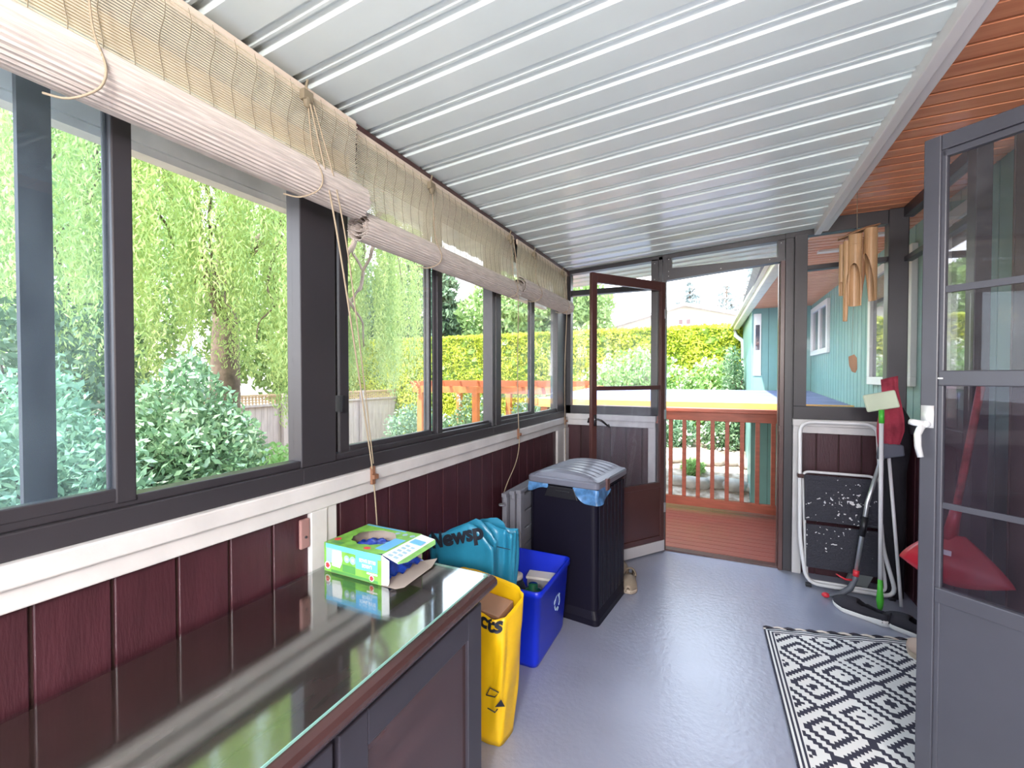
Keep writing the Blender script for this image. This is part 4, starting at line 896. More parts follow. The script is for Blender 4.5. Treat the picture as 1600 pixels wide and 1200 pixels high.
# red shovel behind the grey door -----------------------------------------
sh = thing('red_shovel', (0.93, 2.48, 0.4), 'red plastic shovel seen through the lower glass of grey door', 'shovel')
A = Vector((0.775, 2.66, 0.47)); B = Vector((1.045, 2.37, 0.49)); T = Vector((0.925, 2.575, 0.625))
dn = Vector((-0.62, -0.78, 0.0))
m = MB(); V = []; n = 14
for j in range(n+1):
    v_ = j/n
    for i in range(n+1):
        u = i/n; l_ = A.lerp(T, 0) ; base = A.lerp(B, u); wtop = 0.09
        tp = T + (B-A).normalized()*(u-0.42)*wtop
        k = v_**1.35
        p = base.lerp(tp, v_) if False else Vector(((1-k)*base.x+k*tp.x, (1-k)*base.y+k*tp.y, lerp(base.z, tp.z, v_)))
        p = p - dn*(-0.035)*math.sin(PI*u)*(1-v_*0.7)
        if v_ < 0.2: p.z -= 0.05*(1-v_/0.2)*math.sin(PI*u)
        V.append(tuple(p))
m.add(V, [(j*(n+1)+i, j*(n+1)+i+1, (j+1)*(n+1)+i+1, (j+1)*(n+1)+i) for j in range(n) for i in range(n)])
M_shred = pbr('shovel_red', (0.42, 0.018, 0.035), 0.35)
m.build('blade', M_shred, sh, smooth=True, solid=0.006)
MB().tube([tuple(T+Vector((-.002, 0, -0.02))), tuple(T+Vector((0.004, -0.01, 0.06))), tuple(T+Vector((0.012, -0.02, 0.13)))], [0.028, 0.022, 0.019], 12).build('socket', M_shred, sh, smooth=True)
MB().tube([tuple(T+Vector((0.010, -0.02, 0.12))), (1.005, 2.535, 1.32)], 0.0135, 10).build('shaft', pbr('faded_red', (0.50, 0.09, 0.09), 0.5, noise=0.5, nscale=30), sh, smooth=True)
m = MB(); c_ = A.lerp(B, 0.40)+Vector((0, 0, 0.09)) + dn*0.052; dd = (B-A).normalized(); up_ = Vector((0.05, -0.02, 1)).normalized()
P = [c_ - dd*0.055 - up_*0.011, c_+dd*0.055 - up_*0.011, c_+dd*0.055+up_*0.011, c_-dd*0.055+up_*0.011]
m.add([tuple(p) for p in P], [(0, 1, 2, 3)]); m.build('sticker', pbr('white_sticker', (0.7, 0.68, 0.7), 0.5), sh, solid=0.001)
tag(MB().tube([(1.119, 2.52, 1.29), (1.05, 2.53, 1.29), (1.02, 2.53, 1.295), (1.0, 2.53, 1.325)], 0.004, 6).build('wall_hook', M_black, smooth=True), 'small dark hook on brown boards holding the red shovel', 'hook')

# ------------------------------------------------------------------ bamboo wind chime
wc = thing('bamboo_wind_chime', (0.665, 2.98, 2.352), 'bamboo wind chime with slanted cut tubes hanging in front of right window', 'wind chime')
M_bam = pbr('bamboo_tan', (0.55, 0.33, 0.17), 0.4, noise=0.25, nscale=6, stretch=(6, 6, 1)); M_bamd = pbr('bamboo_brown', (0.36, 0.19, 0.10), 0.5, noise=0.3, nscale=6, stretch=(6, 6, 1))
# curved half-bamboo top plate
m = MB(); V = []
for i in range(13):
    t = i/12; x = lerp(0.585, 0.765, t); z = lerp(2.070, 2.128, t)
    for k in range(9):
        a = PI*k/8; wdt = 0.035*math.sin(PI*max(0.08, min(0.95, t)))**0.5; V.append((x, 2.98+wdt*math.cos(a), z + wdt*0.45*math.sin(a)))
m.add(V, [(i*9+k, i*9+k+1, (i+1)*9+k+1, (i+1)*9+k) for i in range(12) for k in range(8)]); m.build('top_piece', M_bamd, wc, smooth=True, solid=0.005)
def chime(x, y, r, zt, zb, zcut, fdir, mat):
    m = MB(); seg = 20; n = 26; th = 0.005; V = []; 
    for inner in (0, 1):
        rr = r - th*inner
        for k in range(seg):
            a = 2*PI*k/seg; cd = math.cos(a-fdir)   # 1 on the side that is cut away
            zlow = zb if cd < -0.25 else lerp(zb, zcut, min(1, ((cd+0.25)/1.25))**0.55)
            for j in range(2): V.append((x+rr*math.cos(a), y+rr*math.sin(a), zt if j == 0 else zlow))
    F = []
    for k in range(seg):
        q = (k+1) % seg; o2 = seg*2
        F += [(2*k, 2*q, 2*q+1, 2*k+1), (o2+2*k, o2+2*k+1, o2+2*q+1, o2+2*q), (2*k, o2+2*k, o2+2*q, 2*q), (2*k+1, 2*q+1, o2+2*q+1, o2+2*k+1)]
    m.add(V, F)
    for zz in (lerp(zt, zcut, 0.35),): m.lathe((x, y, zz), [(r*0.9, -0.003), (r*1.04, 0), (r*0.9, 0.003)], 20, 0, False, False)
    m.build('chime_tube', mat, wc, smooth=False)
    m = MB(); m.tube([(x, y, zt-0.01), (lerp(x, 0.675, 0.3), lerp(y, 2.98, 0.5), 2.10)], 0.001, 4); m.build('hanging_string', M_cordd, wc)
cd_ = -PI*0.62
chime(0.603, 2.990, 0.013, 2.045, 1.765, 1.84, cd_, M_bam)
chime(0.619, 2.960, 0.015, 2.055, 1.620, 1.89, cd_+1.0, M_bam)
chime(0.652, 2.945, 0.030, 2.080, 1.700, 1.925, cd_, M_bam)
chime(0.690, 2.985, 0.016, 2.060, 1.745, 1.88, cd_+2.2, M_bamd)
chime(0.722, 2.960, 0.030, 2.108, 1.725, 1.98, cd_-0.9, M_bam)
MB().tube([(0.665, 2.98, 2.352), (0.668, 2.98, 2.10)], 0.0012, 4).tube([(0.66, 2.98, 2.10), (0.652, 2.98, 1.44)], 0.0009, 4).build('hanging_string', M_cordd, wc)
m = MB(); pts = [(0.636, 1.428), (0.662, 1.440), (0.674, 1.42), (0.676, 1.36), (0.668, 1.338), (0.652, 1.346), (0.640, 1.38)]; m.prism(pts, 'y', 2.976, 2.984); m.build('wind_sail', M_bamd, wc, bevel=0.002)

# wall lamp on the boarded wall behind the viewer (a lamp of the room, seen reflected in the panes)
lm = thing('wall_lamp', (1.12, -1.2, 1.9), 'warm glowing wall lamp with white shade on brown boards', 'lamp')
MB().box(1.09, 1.12, -1.24, -1.16, 1.85, 1.97).build('wall_plate', M_winwhite, lm)
m = MB(); m.lathe((1.03, -1.2, 1.86), [(0.05, 0), (0.075, 0.10), (0.06, 0.16), (0.02, 0.18)], 20, 0, False, True)
em = pbr('lamp_glass', (1, 0.9, 0.7), 0.4); em.node_tree.nodes['Principled BSDF'].inputs['Emission Color'].default_value = (1, 0.75, 0.4, 1); em.node_tree.nodes['Principled BSDF'].inputs['Emission Strength'].default_value = 8
m.build('lamp_shade', em, lm, smooth=True)
for i, (lx, ly, lz, pw_) in enumerate(((0.80, -1.2, 1.80, 44), (0.10, -1.4, 1.80, 50))):  # light for the wall lamp, plus a second one added to brighten the room
    ld = bpy.data.lights.new('fill_bulb', 'POINT'); ld.energy = pw_; ld.shadow_soft_size = 0.12; ld.color = (1.0, 0.96, 0.94)
    lo = bpy.data.objects.new('fill_bulb', ld); C.objects.link(lo); lo.location = (lx, ly, lz)
cl_ = thing('added_ceiling_fill', (0.10, -1.4, 2.2), 'round white fill lamp added unseen behind the viewer', 'lamp')  # unseen ceiling fixture, added for the interior fill light
MB().lathe((0.10, -1.4, 2.10), [(0.06, 0), (0.09, 0.03), (0.09, 0.13)], 20).build('lamp_shade', em, cl_, smooth=True)

# ================================================================== OUTSIDE
S(MB().box(-60, 30, -30, 120, -1.3, -0.9).build('ground', M_soil))
# outer post and white gutter board beyond the left windows
S(MB().box(-1.378, -1.36, 0.410, 0.464, -0.9, 2.12).build('trim_9', pbr('blue_black_post', (0.012, 0.013, 0.022), 0.6)))
m = MB(); m.box(-1.535, -1.50, -1.6, 3.95, 1.985, 2.085); m.box(-1.545, -1.495, -1.6, 3.95, 1.955, 1.978)
S(m.build('trim_10', pbr('stained_white_fascia', (0.86, 0.85, 0.84), 0.6, noise=0.3, nscale=5)))

# deck and railing
m = MB(); y = 3.56
while y < 5.02:
    m.box(-1.25, 1.18, y+0.003, y+0.089, -0.085, -0.05); y += 0.092
m.box(-1.25, 1.18, 3.56, 3.60, -0.25, -0.09, 0); m.box(-1.25, 1.18, 4.95, 5.0, -0.25, -0.09, 0)
for x in (-1.2, 0, 1.1): m.box(x, x+0.09, 4.85, 4.94, -0.9, -0.09)
S(m.build('deck_floor', M_deck))
rl = thing('deck_railing', (0, 4.9, -0.05), 'red stained wooden deck railing with square balusters beyond the open doorway', 'railing')
MB().box(-1.25, 1.15, 4.845, 4.985, 0.955, 0.995).build('top_rail', M_red, rl, bevel=0.004)
MB().box(-1.25, 1.15, 4.875, 4.925, 0.868, 0.955).build('upper_rail', M_red, rl, bevel=0.003)
MB().box(-1.25, 1.15, 4.875, 4.925, -0.012, 0.075).build('bottom_rail', M_red, rl, bevel=0.003)
x = -0.463 - 0.133*5
while x < 1.14:
    MB().box(x-0.019, x+0.019, 4.88, 4.915, 0.07, 0.87).build('baluster', M_red, rl, bevel=0.002); x += 0.133
for x in (-1.25, 1.07): MB().box(x, x+0.09, 4.86, 4.95, -0.05, 0.955).build('newel_post', M_red, rl, bevel=0.003)

# lower patio cover beyond the railing
pc = thing('patio_cover', (-0.4, 6.4, 0.9), 'low patio cover of bluish ribbed panels edged with orange wood beyond railing', 'patio cover')
M_poly = pbr('blue_grey_roof_panel', (0.20, 0.235, 0.38), 0.5, spec=0.15, noise=0.3, nscale=2, stretch=(1, 6, 1))
def pz(y): return 1.025 + (y-5.3)*0.033
m = MB(); V = []; ys_ = list(np.arange(5.33, 7.63, 0.06))
for xx in (-2.1, 1.17):
    for i, yy in enumerate(ys_): V.append((xx, yy, pz(yy)+(0.010 if i % 2 else 0)))
n = len(ys_); m.add(V, [(i, i+1, n+i+1, n+i) for i in range(n-1)]); m.build('roof_panel', M_poly, pc, solid=0.003)
MB().box(-2.12, 1.18, 5.28, 5.325, 0.93, 1.036).build('front_edge_board', pbr('yellow_cedar_edge', (0.82, 0.45, 0.12), 0.5, noise=0.15), pc, bevel=0.002)
m = MB(); m.box(-2.16, -2.11, 5.28, 7.62, 0.94, 1.04); m.build('side_edge_board', M_orange, pc)
m = MB(); m.bar((-0.08, 5.34, pz(5.34)+.012), (-0.08, 7.62, pz(7.62)+.012), 0.03, 0.012); m.build('joint_strip', M_winwhite, pc)
for x in (-2.10, 1.08): MB().box(x, x+0.09, 5.33, 5.42, -0.9, 0.99).build('post', M_orange, pc)
for x in (-2.10,): MB().box(x, x+0.09, 7.45, 7.54, -0.9, 1.06).build('post', M_orange, pc)

# the house: teal siding, windows, eave
hs = thing('teal_house', (1.2, 6, -0.9), 'teal green house with vertical siding and white windows beside the deck', 'house')
m = MB(); XH = 1.20; y = 3.0
m.box(XH+0.006, XH+0.2, 2.66, 7.7, -0.9, 2.36, 1)
y = 2.66
while y < 7.7:
    b = min(7.7, y+0.125); m.box(XH, XH+0.02, y+0.006, b-0.004, -0.9, 2.36, 0); y += 0.125
x = 0.45
while x < 1.2:
    b = min(1.2, x+0.21); m.box(x+0.002, b-0.003, 7.70, 7.72, -0.9, 2.36, 0); x += 0.21
m.box(0.45, 1.4, 7.708, 10.6, -0.9, 2.36, 1); m.box(0.435, 0.455, 7.70, 10.6, -0.9, 2.36, 0)
m.build('siding', [M_siding, M_sidegroove], hs)
def hwin(y0, y1, z0, z1, mull=True):
    m = MB(); t = 0.065; X = XH-0.035
    m.box(X, XH, y0, y0+t, z0+t, z1-t); m.box(X, XH, y1-t, y1, z0+t, z1-t); m.box(X, XH, y0, y1, z0, z0+t); m.box(X, XH, y0, y1, z1-t, z1)
    if mull: m.box(X+.006, XH, (y0+y1)/2-0.03, (y0+y1)/2+0.03, z0+t, z1-t)
    f = m.build('window_frame', M_winwhite, hs, bevel=0.004)
    MB().box(XH-0.010, XH-0.004, y0+t, y1-t, z0+t, z1-t).build('pane', M_pane_dark, f)
hwin(3.86, 4.84, 1.25, 2.22); hwin(6.48, 7.55, 1.61, 2.27); hwin(2.98, 3.42, 1.25, 2.25, False)
m = MB(); m.box(0.46, 0.56, 7.685, 7.705, 1.33, 2.27, 0); f = m.build('window_frame', M_winwhite, hs); MB().box(0.485, 0.54, 7.68, 7.686, 1.72, 2.1).build('pane', M_pane_dark, f)
# gutter and eave board
m = MB(); m.bar((0.50, 3.95, 2.37), (0.30, 10.75, 2.37), 0.10, 0.115); m.bar((0.43, 3.95, 2.40), (0.23, 10.75, 2.40), 0.05, 0.05)
m.build('gutter', pbr('cream_gutter', (0.72, 0.68, 0.56), 0.45, noise=0.1), hs, bevel=0.01)
m = MB(); m.tube([(0.28, 10.72, 2.32), (0.30, 10.6, 2.18), (0.42, 10.3, 2.05), (0.43, 10.3, 1.9), (0.42, 10.3, -0.8)], 0.04, 10); m.build('downspout', M_winwhite, hs, smooth=True)
m = MB(); m.prism([(0.35, 2.38), (1.6, 2.38), (3.0, 3.1), (3.0, 3.16), (0.30, 2.44)], 'y', 3.95, 10.9); m.build('roof', pbr('grey_shingle', (0.30, 0.29, 0.28), 0.8, noise=0.2), hs)
# light fixture/soffit vent strip seen through the transom
tag(MB().box(0.72, 0.98, 4.35, 4.42, 2.335, 2.352).build('strip_fixture', M_winwhite), 'longer white strip fixture on cedar soffit left of the wind chime top', 'light fixture')
tag(MB().box(1.02, 1.16, 4.0, 4.06, 2.335, 2.352).build('strip_fixture', M_winwhite), 'shorter white strip fixture on cedar soffit right of the wind chime top', 'light fixture')

# fence with lattice top at left
fn = thing('board_fence', (-9, 8, -0.9), 'pale wooden board fence with lattice top beyond the willow', 'fence')
M_fence = pbr('weathered_fence', (0.50, 0.42, 0.40), 0.8, noise=0.2, nscale=4, stretch=(3, 3, 0.5))
m = MB(); y = 2.0
while y < 11.5: m.box(-9.02, -9.0, y+0.003, y+0.137, -0.85, 0.69); y += 0.14
m.box(-8.99, -8.95, 2.0, 11.5, 0.66, 0.71); m.build('boards', M_fence, fn)
m = MB(); M_lat = pbr('lattice_tan', (0.46, 0.31, 0.19), 0.8)
y = 2.0
while y < 11.5: m.box(-9.0, -8.985, y, y+0.028, 0.71, 0.89); y += 0.075
for z in (0.745, 0.80, 0.855): m.box(-8.985, -8.975, 2.0, 11.5, z, z+0.022)
m.box(-9.02, -8.96, 2.0, 11.5, 0.885, 0.925); m.build('lattice', M_lat, fn)
y = 2.0
while y < 11.5: MB().box(-8.98, -8.89, y, y+0.09, -0.9, 0.93).build('fence_post', M_fence, fn); y += 2.4

# pergola
pg = thing('garden_pergola', (-4.4, 8.6, -0.9), 'orange stained garden pergola in front of the hedge', 'pergola')
for y in (8.0, 9.6): MB().box(-6.2, -2.3, y-0.03, y+0.03, 0.97, 1.11).build('beam', M_orange, pg)
x = -6.05
while x < -2.3:
    m = MB(); m.prism([(7.75, 1.11), (9.9, 1.11), (10.0, 1.17), (9.9, 1.22), (7.70, 1.22)], 'x', x-0.025, x+0.025); m.build('rafter', pbr('pergola_red', (0.60, 0.14, 0.05), 0.5), pg); x += 0.42
for (x, y) in ((-6.0, 8.0), (-4.60, 8.0), (-2.75, 8.0), (-6.0, 9.6), (-4.60, 9.6), (-2.75, 9.6)): MB().box(x-0.06, x+0.06, y-0.06, y+0.06, -0.9, 0.97).build('post', M_orange, pg)

# ---------------------------- planting
def shell_points(n, c, r, power=0.35, flat=True):
    d = rng.normal(size=(n, 3)); d /= np.linalg.norm(d, axis=1, keepdims=True)
    rad = rng.uniform(0.0, 1, n)**power
    lump = 1 + 0.10*np.sin(d[:, 0]*7+c[0]*3)*np.sin(d[:, 1]*6+c[1]) + 0.08*np.sin(d[:, 2]*9+c[0]*5)
    P = np.array(c) + d*rad[:, None]*np.array(r)*lump[:, None]
    return P, d
def shrub(name, c, r, n, ll, lw, mat, label, cat='shrub', group=None, blossoms=0, base=-0.9):
    t = thing(name, (c[0], c[1], base), label, cat, group)
    P, d = shell_points(n, c, r); k = P[:, 2] > base+0.02; P, d = P[k], d[k]
    A = d*0.6 + rng.normal(size=P.shape)*0.8 + np.array([0, 0, 0.25])
    leaves('foliage', P, A, rng.uniform(0.7, 1.25, len(P))*ll, rng.uniform(0.7, 1.2, len(P))*lw, mat, t)
    if blossoms:
        P, d = shell_points(blossoms, c, np.array(r)*1.03, 0.03); k = (P[:, 2] > base+0.3); P = P[k]
        Q = np.repeat(P, 5, axis=0) + rng.normal(size=(len(P)*5, 3))*0.03
        leaves('blossom', Q, rng.normal(size=Q.shape), 0.06, 0.05, M_flower, t)
    m = MB()
    for k in range(7):
        a = rng.uniform(0, 6.28); q = rng.uniform(0.3, 0.75)
        m.tube([(c[0]+0.03*math.cos(a), c[1]+0.03*math.sin(a), base), (c[0]+q*0.5*r[0]*math.cos(a), c[1]+q*0.5*r[1]*math.sin(a), lerp(base, c[2], 0.6)), (c[0]+q*r[0]*math.cos(a), c[1]+q*r[1]*math.sin(a), c[2]+r[2]*0.4)], [0.03, 0.02, 0.008], 6)
    m.build('stem', M_bark, t)
    return t
# willow
wt = thing('weeping_willow', (-8.0, 4.9, -0.9), 'large weeping willow with hanging yellow green strands beyond left windows', 'tree')
m = MB()
m.tube([(-8.1, 4.9, -0.9), (-8.0, 4.95, 1.0), (-7.95, 4.95, 2.4), (-8.05, 5.05, 3.6), (-7.8, 5.2, 5.0), (-7.9, 5.3, 6.4)], [0.30, 0.24, 0.2, 0.17, 0.13, 0.08], 12)
m.tube([(-7.95, 4.95, 2.3), (-7.6, 4.3, 3.4), (-7.4, 3.7, 4.4), (-7.0, 3.2, 5.6)], [0.14, 0.11, 0.09, 0.05], 10)
m.tube([(-8.0, 5.0, 3.2), (-8.0, 5.9, 4.2), (-7.7, 6.8, 5.2), (-7.2, 7.4, 5.9)], [0.12, 0.10, 0.07, 0.04], 10)
m.tube([(-7.6, 4.3, 3.4), (-6.6, 3.6, 4.4), (-5.4, 3.1, 5.3), (-4.6, 2.9, 5.8)], [0.10, 0.08, 0.06, 0.03], 8)
m.build('trunk', M_bark, wt, smooth=True)
rb = random.Random(5); m = MB()
for k in range(26):   # gnarled hanging branches
    th = math.radians(rb.uniform(-76, -38)); R0 = rb.uniform(5.2, 7.6); x, y = R0*math.sin(th), R0*math.cos(th); z = rb.uniform(3.6, 5.8); pts = [(x, y, z)]; r0 = rb.uniform(0.018, 0.05); vx, vy = rb.uniform(-.1, .1), rb.uniform(-.1, .1)
    for q in range(26): vx = 0.75*vx+rb.uniform(-.045, .045); vy = 0.75*vy+rb.uniform(-.045, .045); x += vx; y += vy; z -= rb.uniform(0.05, 0.12); pts.append((x, y, z))
    m.tube(pts, [r0*(1-0.032*i) for i in range(27)], 6)
m.build('branch', M_bark, wt, smooth=True)
PP = []; AA = []
def strands(cnt, th0, th1, R0, R1, zt0, zt1, zb0, zb1, step=0.036):
    for k in range(cnt):
        th = math.radians(rb.uniform(th0, th1)); R_ = rb.uniform(R0, R1); x0, y0 = R_*math.sin(th), R_*math.cos(th)
        # clump strands
        cxx = round(th*14)/14; th = lerp(th, cxx, 0.35); x0, y0 = R_*math.sin(th), R_*math.cos(th)
        zt = rb.uniform(zt0, zt1); zb = rb.uniform(zb0, zb1) + 0.35*math.sin(th*23)*1.0; n = max(4, int((zt-zb)/step)); ph = rb.uniform(0, 6); am = rb.uniform(0.02, 0.12)
        z = np.linspace(zt, zb, n); fr = (zt-z)/max(0.1, zt-zb)
        x = x0 + am*np.sin(fr*4+ph); y = y0 + am*np.cos(fr*3+ph)
        P = np.stack([x, y, z], 1) + rng.normal(size=(n, 3))*np.array([0.025, 0.025, 0.02]); PP.append(P)
        A = rng.normal(size=(n, 3))*0.55 + np.array([0, 0, -1.0]); AA.append(A)
strands(950, -80, -50, 6.0, 8.2, 4.8, 7.0, 1.05, 2.6)
strands(650, -78, -46, 4.9, 6.2, 4.2, 6.0, 1.5, 3.2)
strands(680, -52, -38.5, 6.6, 8.0, 4.4, 6.4, 0.85, 1.6)
strands(120, -41, -37.5, 7.4, 8.4, 4.0, 5.6, 1.6, 2.4)
PP = np.concatenate(PP); AA = np.concatenate(AA)
leaves('foliage', PP, AA, rng.uniform(0.045, 0.085, len(PP)), rng.uniform(0.012, 0.019, len(PP)), M_leaf_w, wt)
print('willow leaves', len(PP))
# shrubs at left
shrub('laurel_shrub', (-4.1, 2.22, 0.30), (0.75, 0.47, 1.12), 17000, 0.075, 0.034, M_leaf_l, 'big rounded laurel shrub with glossy leaves under the willow')
shrub('rhododendron_shrub', (-4.2, 1.35, 0.25), (0.9, 0.45, 1.15), 12000, 0.075, 0.032, M_leaf_b, 'green shrub left of the laurel, seen through dusty sliding pane')
shrub('leafy_shrub', (-3.9, 0.55, 0.35), (0.8, 0.60, 1.15), 12000, 0.075, 0.030, M_leaf_b, 'leafy shrub at the far left window edge')
shrub('leafy_shrub', (-5.9, 1.9, 0.9), (0.9, 0.9, 1.3), 5000, 0.10, 0.05, M_leaf_c, 'dark bluish shrub behind the laurel below willow strands')
shrub('fern_clump', (-3.3, 1.85, -0.30), (0.5, 0.5, 0.50), 3500, 0.13, 0.022, M_leaf_f, 'bright green fern clump at the foot of the laurel', 'fern')
shrub('hydrangea_shrub', (-5.5, 3.9, -0.30), (0.8, 0.75, 0.72), 7000, 0.085, 0.048, M_leaf_f, 'low light green shrub in front of the board fence')
shrub('hydrangea_shrub', (-4.9, 3.0, -0.45), (0.7, 0.6, 0.55), 3500, 0.10, 0.05, M_leaf_b, 'low shrub between the laurel and the light green shrub')
shrub('garden_shrub', (-6.8, 8.9, -0.2), (0.9, 0.7, 0.9), 3500, 0.11, 0.05, M_leaf_b, 'bush under the left end of orange pergola')
shrub('garden_shrub', (-5.2, 9.1, -0.1), (0.9, 0.7, 0.95), 3500, 0.11, 0.05, M_leaf_l, 'dark bush behind the pergola post', blossoms=60)
shrub('garden_shrub', (-3.6, 9.1, -0.1), (0.9, 0.7, 0.95), 3500, 0.11, 0.05, M_leaf_b, 'bush under the right half of orange pergola', blossoms=60)
shrub('garden_shrub', (-2.2, 8.2, -0.1), (0.7, 0.6, 0.9), 3000, 0.11, 0.05, M_leaf_f, 'bush between pergola and patio cover', blossoms=30)
# hedge
def hedge():
    h = thing('clipped_hedge', (-3.5, 11.1, -0.9), 'tall clipped yellow green hedge running behind pergola and patio cover', 'hedge')
    x0, x1, y0, y1, z0, z1 = -11.0, 1.6, 10.65, 11.6, -0.9, 2.44
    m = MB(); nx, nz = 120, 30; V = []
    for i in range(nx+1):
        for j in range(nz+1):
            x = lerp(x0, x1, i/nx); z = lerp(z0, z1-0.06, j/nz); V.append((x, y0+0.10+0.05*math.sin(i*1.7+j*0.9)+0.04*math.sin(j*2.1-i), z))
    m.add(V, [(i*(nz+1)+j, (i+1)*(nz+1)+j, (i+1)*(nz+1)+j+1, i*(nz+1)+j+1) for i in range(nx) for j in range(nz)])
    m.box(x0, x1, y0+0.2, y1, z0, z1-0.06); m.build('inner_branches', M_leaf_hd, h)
    n = 62000; P = np.stack([rng.uniform(x0, x1, n), y0 + np.abs(rng.normal(size=n))*0.09, rng.uniform(z0, z1, n)], 1)
    P[:, 1] += 0.06*np.sin(P[:, 0]*5+P[:, 2]*4)
    n2 = 14000; Q = np.stack([rng.uniform(x0, x1, n2), rng.uniform(y0, y1, n2), z1 - np.abs(rng.normal(size=n2))*0.06 + 0.03], 1)
    P = np.concatenate([P, Q]); A = rng.normal(size=P.shape) + np.array([0, -0.5, 0.5])
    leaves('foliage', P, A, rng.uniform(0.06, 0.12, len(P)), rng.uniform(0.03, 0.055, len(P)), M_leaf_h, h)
hedge()
shrub('blossoming_shrub', (-1.7, 10.2, 0.85), (1.3, 0.5, 1.05), 8000, 0.10, 0.05, M_leaf_f, 'white blossoming shrub before the hedge, left of doorway', blossoms=260)
shrub('blossoming_shrub', (-0.1, 10.2, 0.65), (0.8, 0.45, 0.95), 6000, 0.10, 0.05, M_leaf_f, 'white blossoming shrub before the hedge, seen through doorway', blossoms=200)
shrub('corner_shrub', (0.22, 9.4, 0.8), (0.22, 0.4, 1.1), 3000, 0.08, 0.04, M_leaf_l, 'dark green shrub beside the corner of teal house')
# below the railing: rock garden
shrub('rockery_shrub', (-0.85, 9.5, 0.15), (0.45, 0.3, 0.40), 2000, 0.09, 0.04, M_leaf_b, 'shrub behind leftmost balusters below the patio cover', blossoms=40)
shrub('rockery_shrub', (0.0, 9.5, 0.15), (0.35, 0.3, 0.38), 1800, 0.09, 0.04, M_leaf_l, 'dark shrub behind middle balusters below patio cover', blossoms=40)
shrub('rockery_plant', (-0.42, 8.35, -0.28), (0.20, 0.18, 0.15), 500, 0.13, 0.03, M_leaf_f, 'small bright green plant among the rockery stones', 'plant')
rk = random.Random(9)
M_rock = pbr('pale_rock', (0.50, 0.46, 0.42), 0.85, noise=0.35, nscale=6, bump=0.5, bscale=10)
def bank(y): return -0.9 + 0.8*max(0, min(1, (y-6.6)/2.6))**1.15
m = MB(); V = []
for i in range(25):
    for j in range(31): x = lerp(-2.6, 0.43, i/24); y = lerp(6.4, 10.4, j/30); V.append((x, y, bank(y)+0.02*math.sin(x*7+y*5)*math.sin(y*6)+0.005))
m.add(V, [(i*31+j, (i+1)*31+j, (i+1)*31+j+1, i*31+j+1) for i in range(24) for j in range(30)])
S(m.build('ground_bank', pbr('sandy_soil', (0.62, 0.52, 0.44), 0.95, col2=(0.25, 0.18, 0.13), nscale=7, bump=0.6, bscale=20), smooth=True))
def rock(x, y, r, label):
    m = MB(); seg, n = 10, 6; V = []
    sx, sy, sz = r*rk.uniform(0.9, 1.3), r*rk.uniform(0.8, 1.1), r*rk.uniform(0.6, 0.8)
    rings = []
    for i in range(n+1):
        ring = []
        for k in range(seg):
            q = max(0.05, math.sin(PI*i/n))*rk.uniform(0.9, 1.1); ring.append((x+sx*q*math.cos(2*PI*k/seg), y+sy*q*math.sin(2*PI*k/seg), bank(y)+sz*0.65-sz*math.cos(PI*i/n)))
        rings.append(ring)
    m.rings(rings); o = m.build('garden_rock', M_rock, smooth=True); tag(o, label, 'rock', 'rocks of the rockery beyond the deck'); return o
ORD = ['first', 'second', 'third', 'fourth', 'fifth', 'sixth', 'seventh']
for k in range(7):      # gaps between the balusters seen in the doorway, two rows of stones
    xg = -0.397 + 0.133*k
    for row, yy in ((0, 8.0), (1, 8.75)):
        sc_k = yy/4.9; rock(xg*sc_k+rk.uniform(-.03, .03), yy+rk.uniform(-.08, .08), rk.uniform(0.12, 0.19) if row == 0 else rk.uniform(0.10, 0.16),
             'pale rockery stone in %s baluster gap from door, %s' % (ORD[k], 'lower near row' if row == 0 else 'upper far row'))
m = MB(); m.box(-1.5, 0.4, 5.9, 6.9, -0.9, -0.86); S(m.build('garden_path', pbr('pale_concrete', (0.72, 0.66, 0.60), 0.8, noise=0.1)))

# neighbour house beyond the hedge
nb = thing('neighbour_house', (-2, 22, -0.9), 'white gabled neighbouring house beyond the hedge, seen through doorway', 'house')
MB().prism([(-4.6, -0.9), (1.6, -0.9), (1.6, 3.75), (-1.5, 4.55), (-4.6, 3.75)], 'y', 22.0, 30.0).build('wall', pbr('white_stucco', (0.80, 0.79, 0.78), 0.7), nb)
m = MB(); m.prism([(-1.5, 4.55), (2.3, 3.57), (2.3, 3.70), (-1.5, 4.68), (-5.3, 3.70), (-5.3, 3.57)], 'y', 21.5, 30.5); m.build('roof', pbr('pale_grey_roof', (0.55, 0.53, 0.56), 0.7), nb)
m = MB()
for x in (-1.75, -1.42): m.box(x, x+0.16, 21.97, 22.0, 3.75, 3.95)
m.build('gable_vent', pbr('vent_brown', (0.30, 0.20, 0.2), 0.7), nb)
m = MB(); m.prism([(22.5, 3.45), (26, 4.35), (30, 3.4)], 'x', -16, -5.3); m.box(-15.8, -5.0, 23, 29, -0.9, 3.5); m.build('side_wing', MATS['pale_grey_roof'], nb)
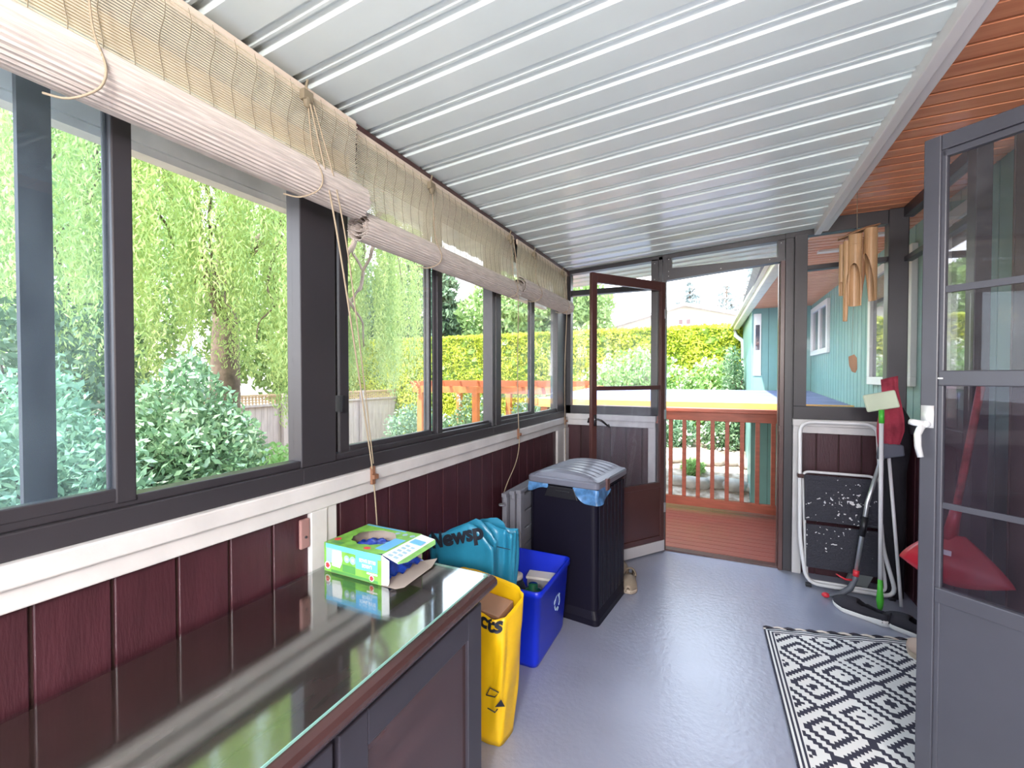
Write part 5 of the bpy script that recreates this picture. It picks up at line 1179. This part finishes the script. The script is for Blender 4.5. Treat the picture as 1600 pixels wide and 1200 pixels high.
# distant trees
def conifer(x, y, h, w, label, seed, dens=1.0, mat=None, base=-0.9):
    t = thing('conifer_tree', (x, y, base), label, 'tree', 'distant conifers'); r_ = random.Random(seed); m = MB(); m.tube([(x, y, base), (x+0.1, y, base+h)], [0.22, 0.03], 8)
    PP = []; AA = []
    z = base+h*0.25
    while z < base+h-0.2:
        f = 1-(z-base)/h; L_ = w*f*1.15+0.15
        for k in range(int(4*dens)+1):
            a = r_.uniform(0, 6.28); q = L_*r_.uniform(0.7, 1.1); ex, ey, ez = x+q*math.cos(a), y+q*math.sin(a), z-q*0.18
            m.tube([(x, y, z), (ex, ey, ez)], [0.035, 0.012], 5)
            n = int(q*26*dens)+3; tt = rng.uniform(0.15, 1, n)
            PP.append(np.stack([x+(ex-x)*tt, y+(ey-y)*tt, z+(ez-z)*tt-0.05], 1)+rng.normal(size=(n, 3))*0.09); AA.append(rng.normal(size=(n, 3))+np.array([0, 0, -0.6]))
        z += 0.42
    m.build('trunk', M_bark, t); PP = np.concatenate(PP); leaves('foliage', PP, np.concatenate(AA), 0.28, 0.10, mat or M_leaf_c, t)
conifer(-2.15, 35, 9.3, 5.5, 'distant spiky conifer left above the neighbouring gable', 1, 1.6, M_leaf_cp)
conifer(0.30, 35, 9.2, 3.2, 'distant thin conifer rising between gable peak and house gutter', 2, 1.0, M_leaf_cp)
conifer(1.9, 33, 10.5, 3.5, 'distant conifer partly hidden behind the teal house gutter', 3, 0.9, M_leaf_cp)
conifer(-10.2, 15.0, 7.5, 2.6, 'tall dark conifer behind hedge, right of the willow strands', 4, 2.4)
conifer(-13.0, 17.0, 9.5, 2.8, 'tall dark conifer behind the willow, farther left and taller', 5, 2.4)
def broad(x, y, z, r, n, label, mat):
    t = thing('broadleaf_tree', (x, y, -0.9), label, 'tree', 'trees behind the hedge'); m = MB(); m.tube([(x, y, -0.9), (x, y, z)], [0.25, 0.1], 8); m.build('trunk', M_bark, t)
    P, d = shell_points(n, (x, y, z), r, 0.3); leaves('foliage', P, rng.normal(size=P.shape), rng.uniform(0.16, 0.3, len(P)), rng.uniform(0.08, 0.14, len(P)), mat, t)
broad(-7.6, 15.5, 3.3, (1.9, 1.6, 2.2), 9000, 'rounded green tree behind the hedge above pergola', M_leaf_fa)
broad(-5.3, 16.5, 3.6, (1.7, 1.5, 1.9), 8000, 'pale green tree behind the hedge, seen through open door glass', M_leaf_fa)
broad(-12.5, 9.5, 3.6, (2.4, 2.2, 3.2), 12000, 'green tree behind board fence right of the willow trunk', M_leaf_fa)
broad(-14.5, 5.5, 4.0, (2.6, 2.8, 3.6), 12000, 'green tree behind board fence directly beyond the willow', M_leaf_fa)
broad(-14.0, 1.5, 3.6, (2.6, 2.6, 3.6), 12000, 'green tree beyond fence at the far left', M_leaf_fa)
broad(-11.8, 12.3, 2.8, (1.8, 1.5, 2.6), 8000, 'green tree above the junction of fence and hedge', M_leaf_c)
print('objects', len(C.objects))
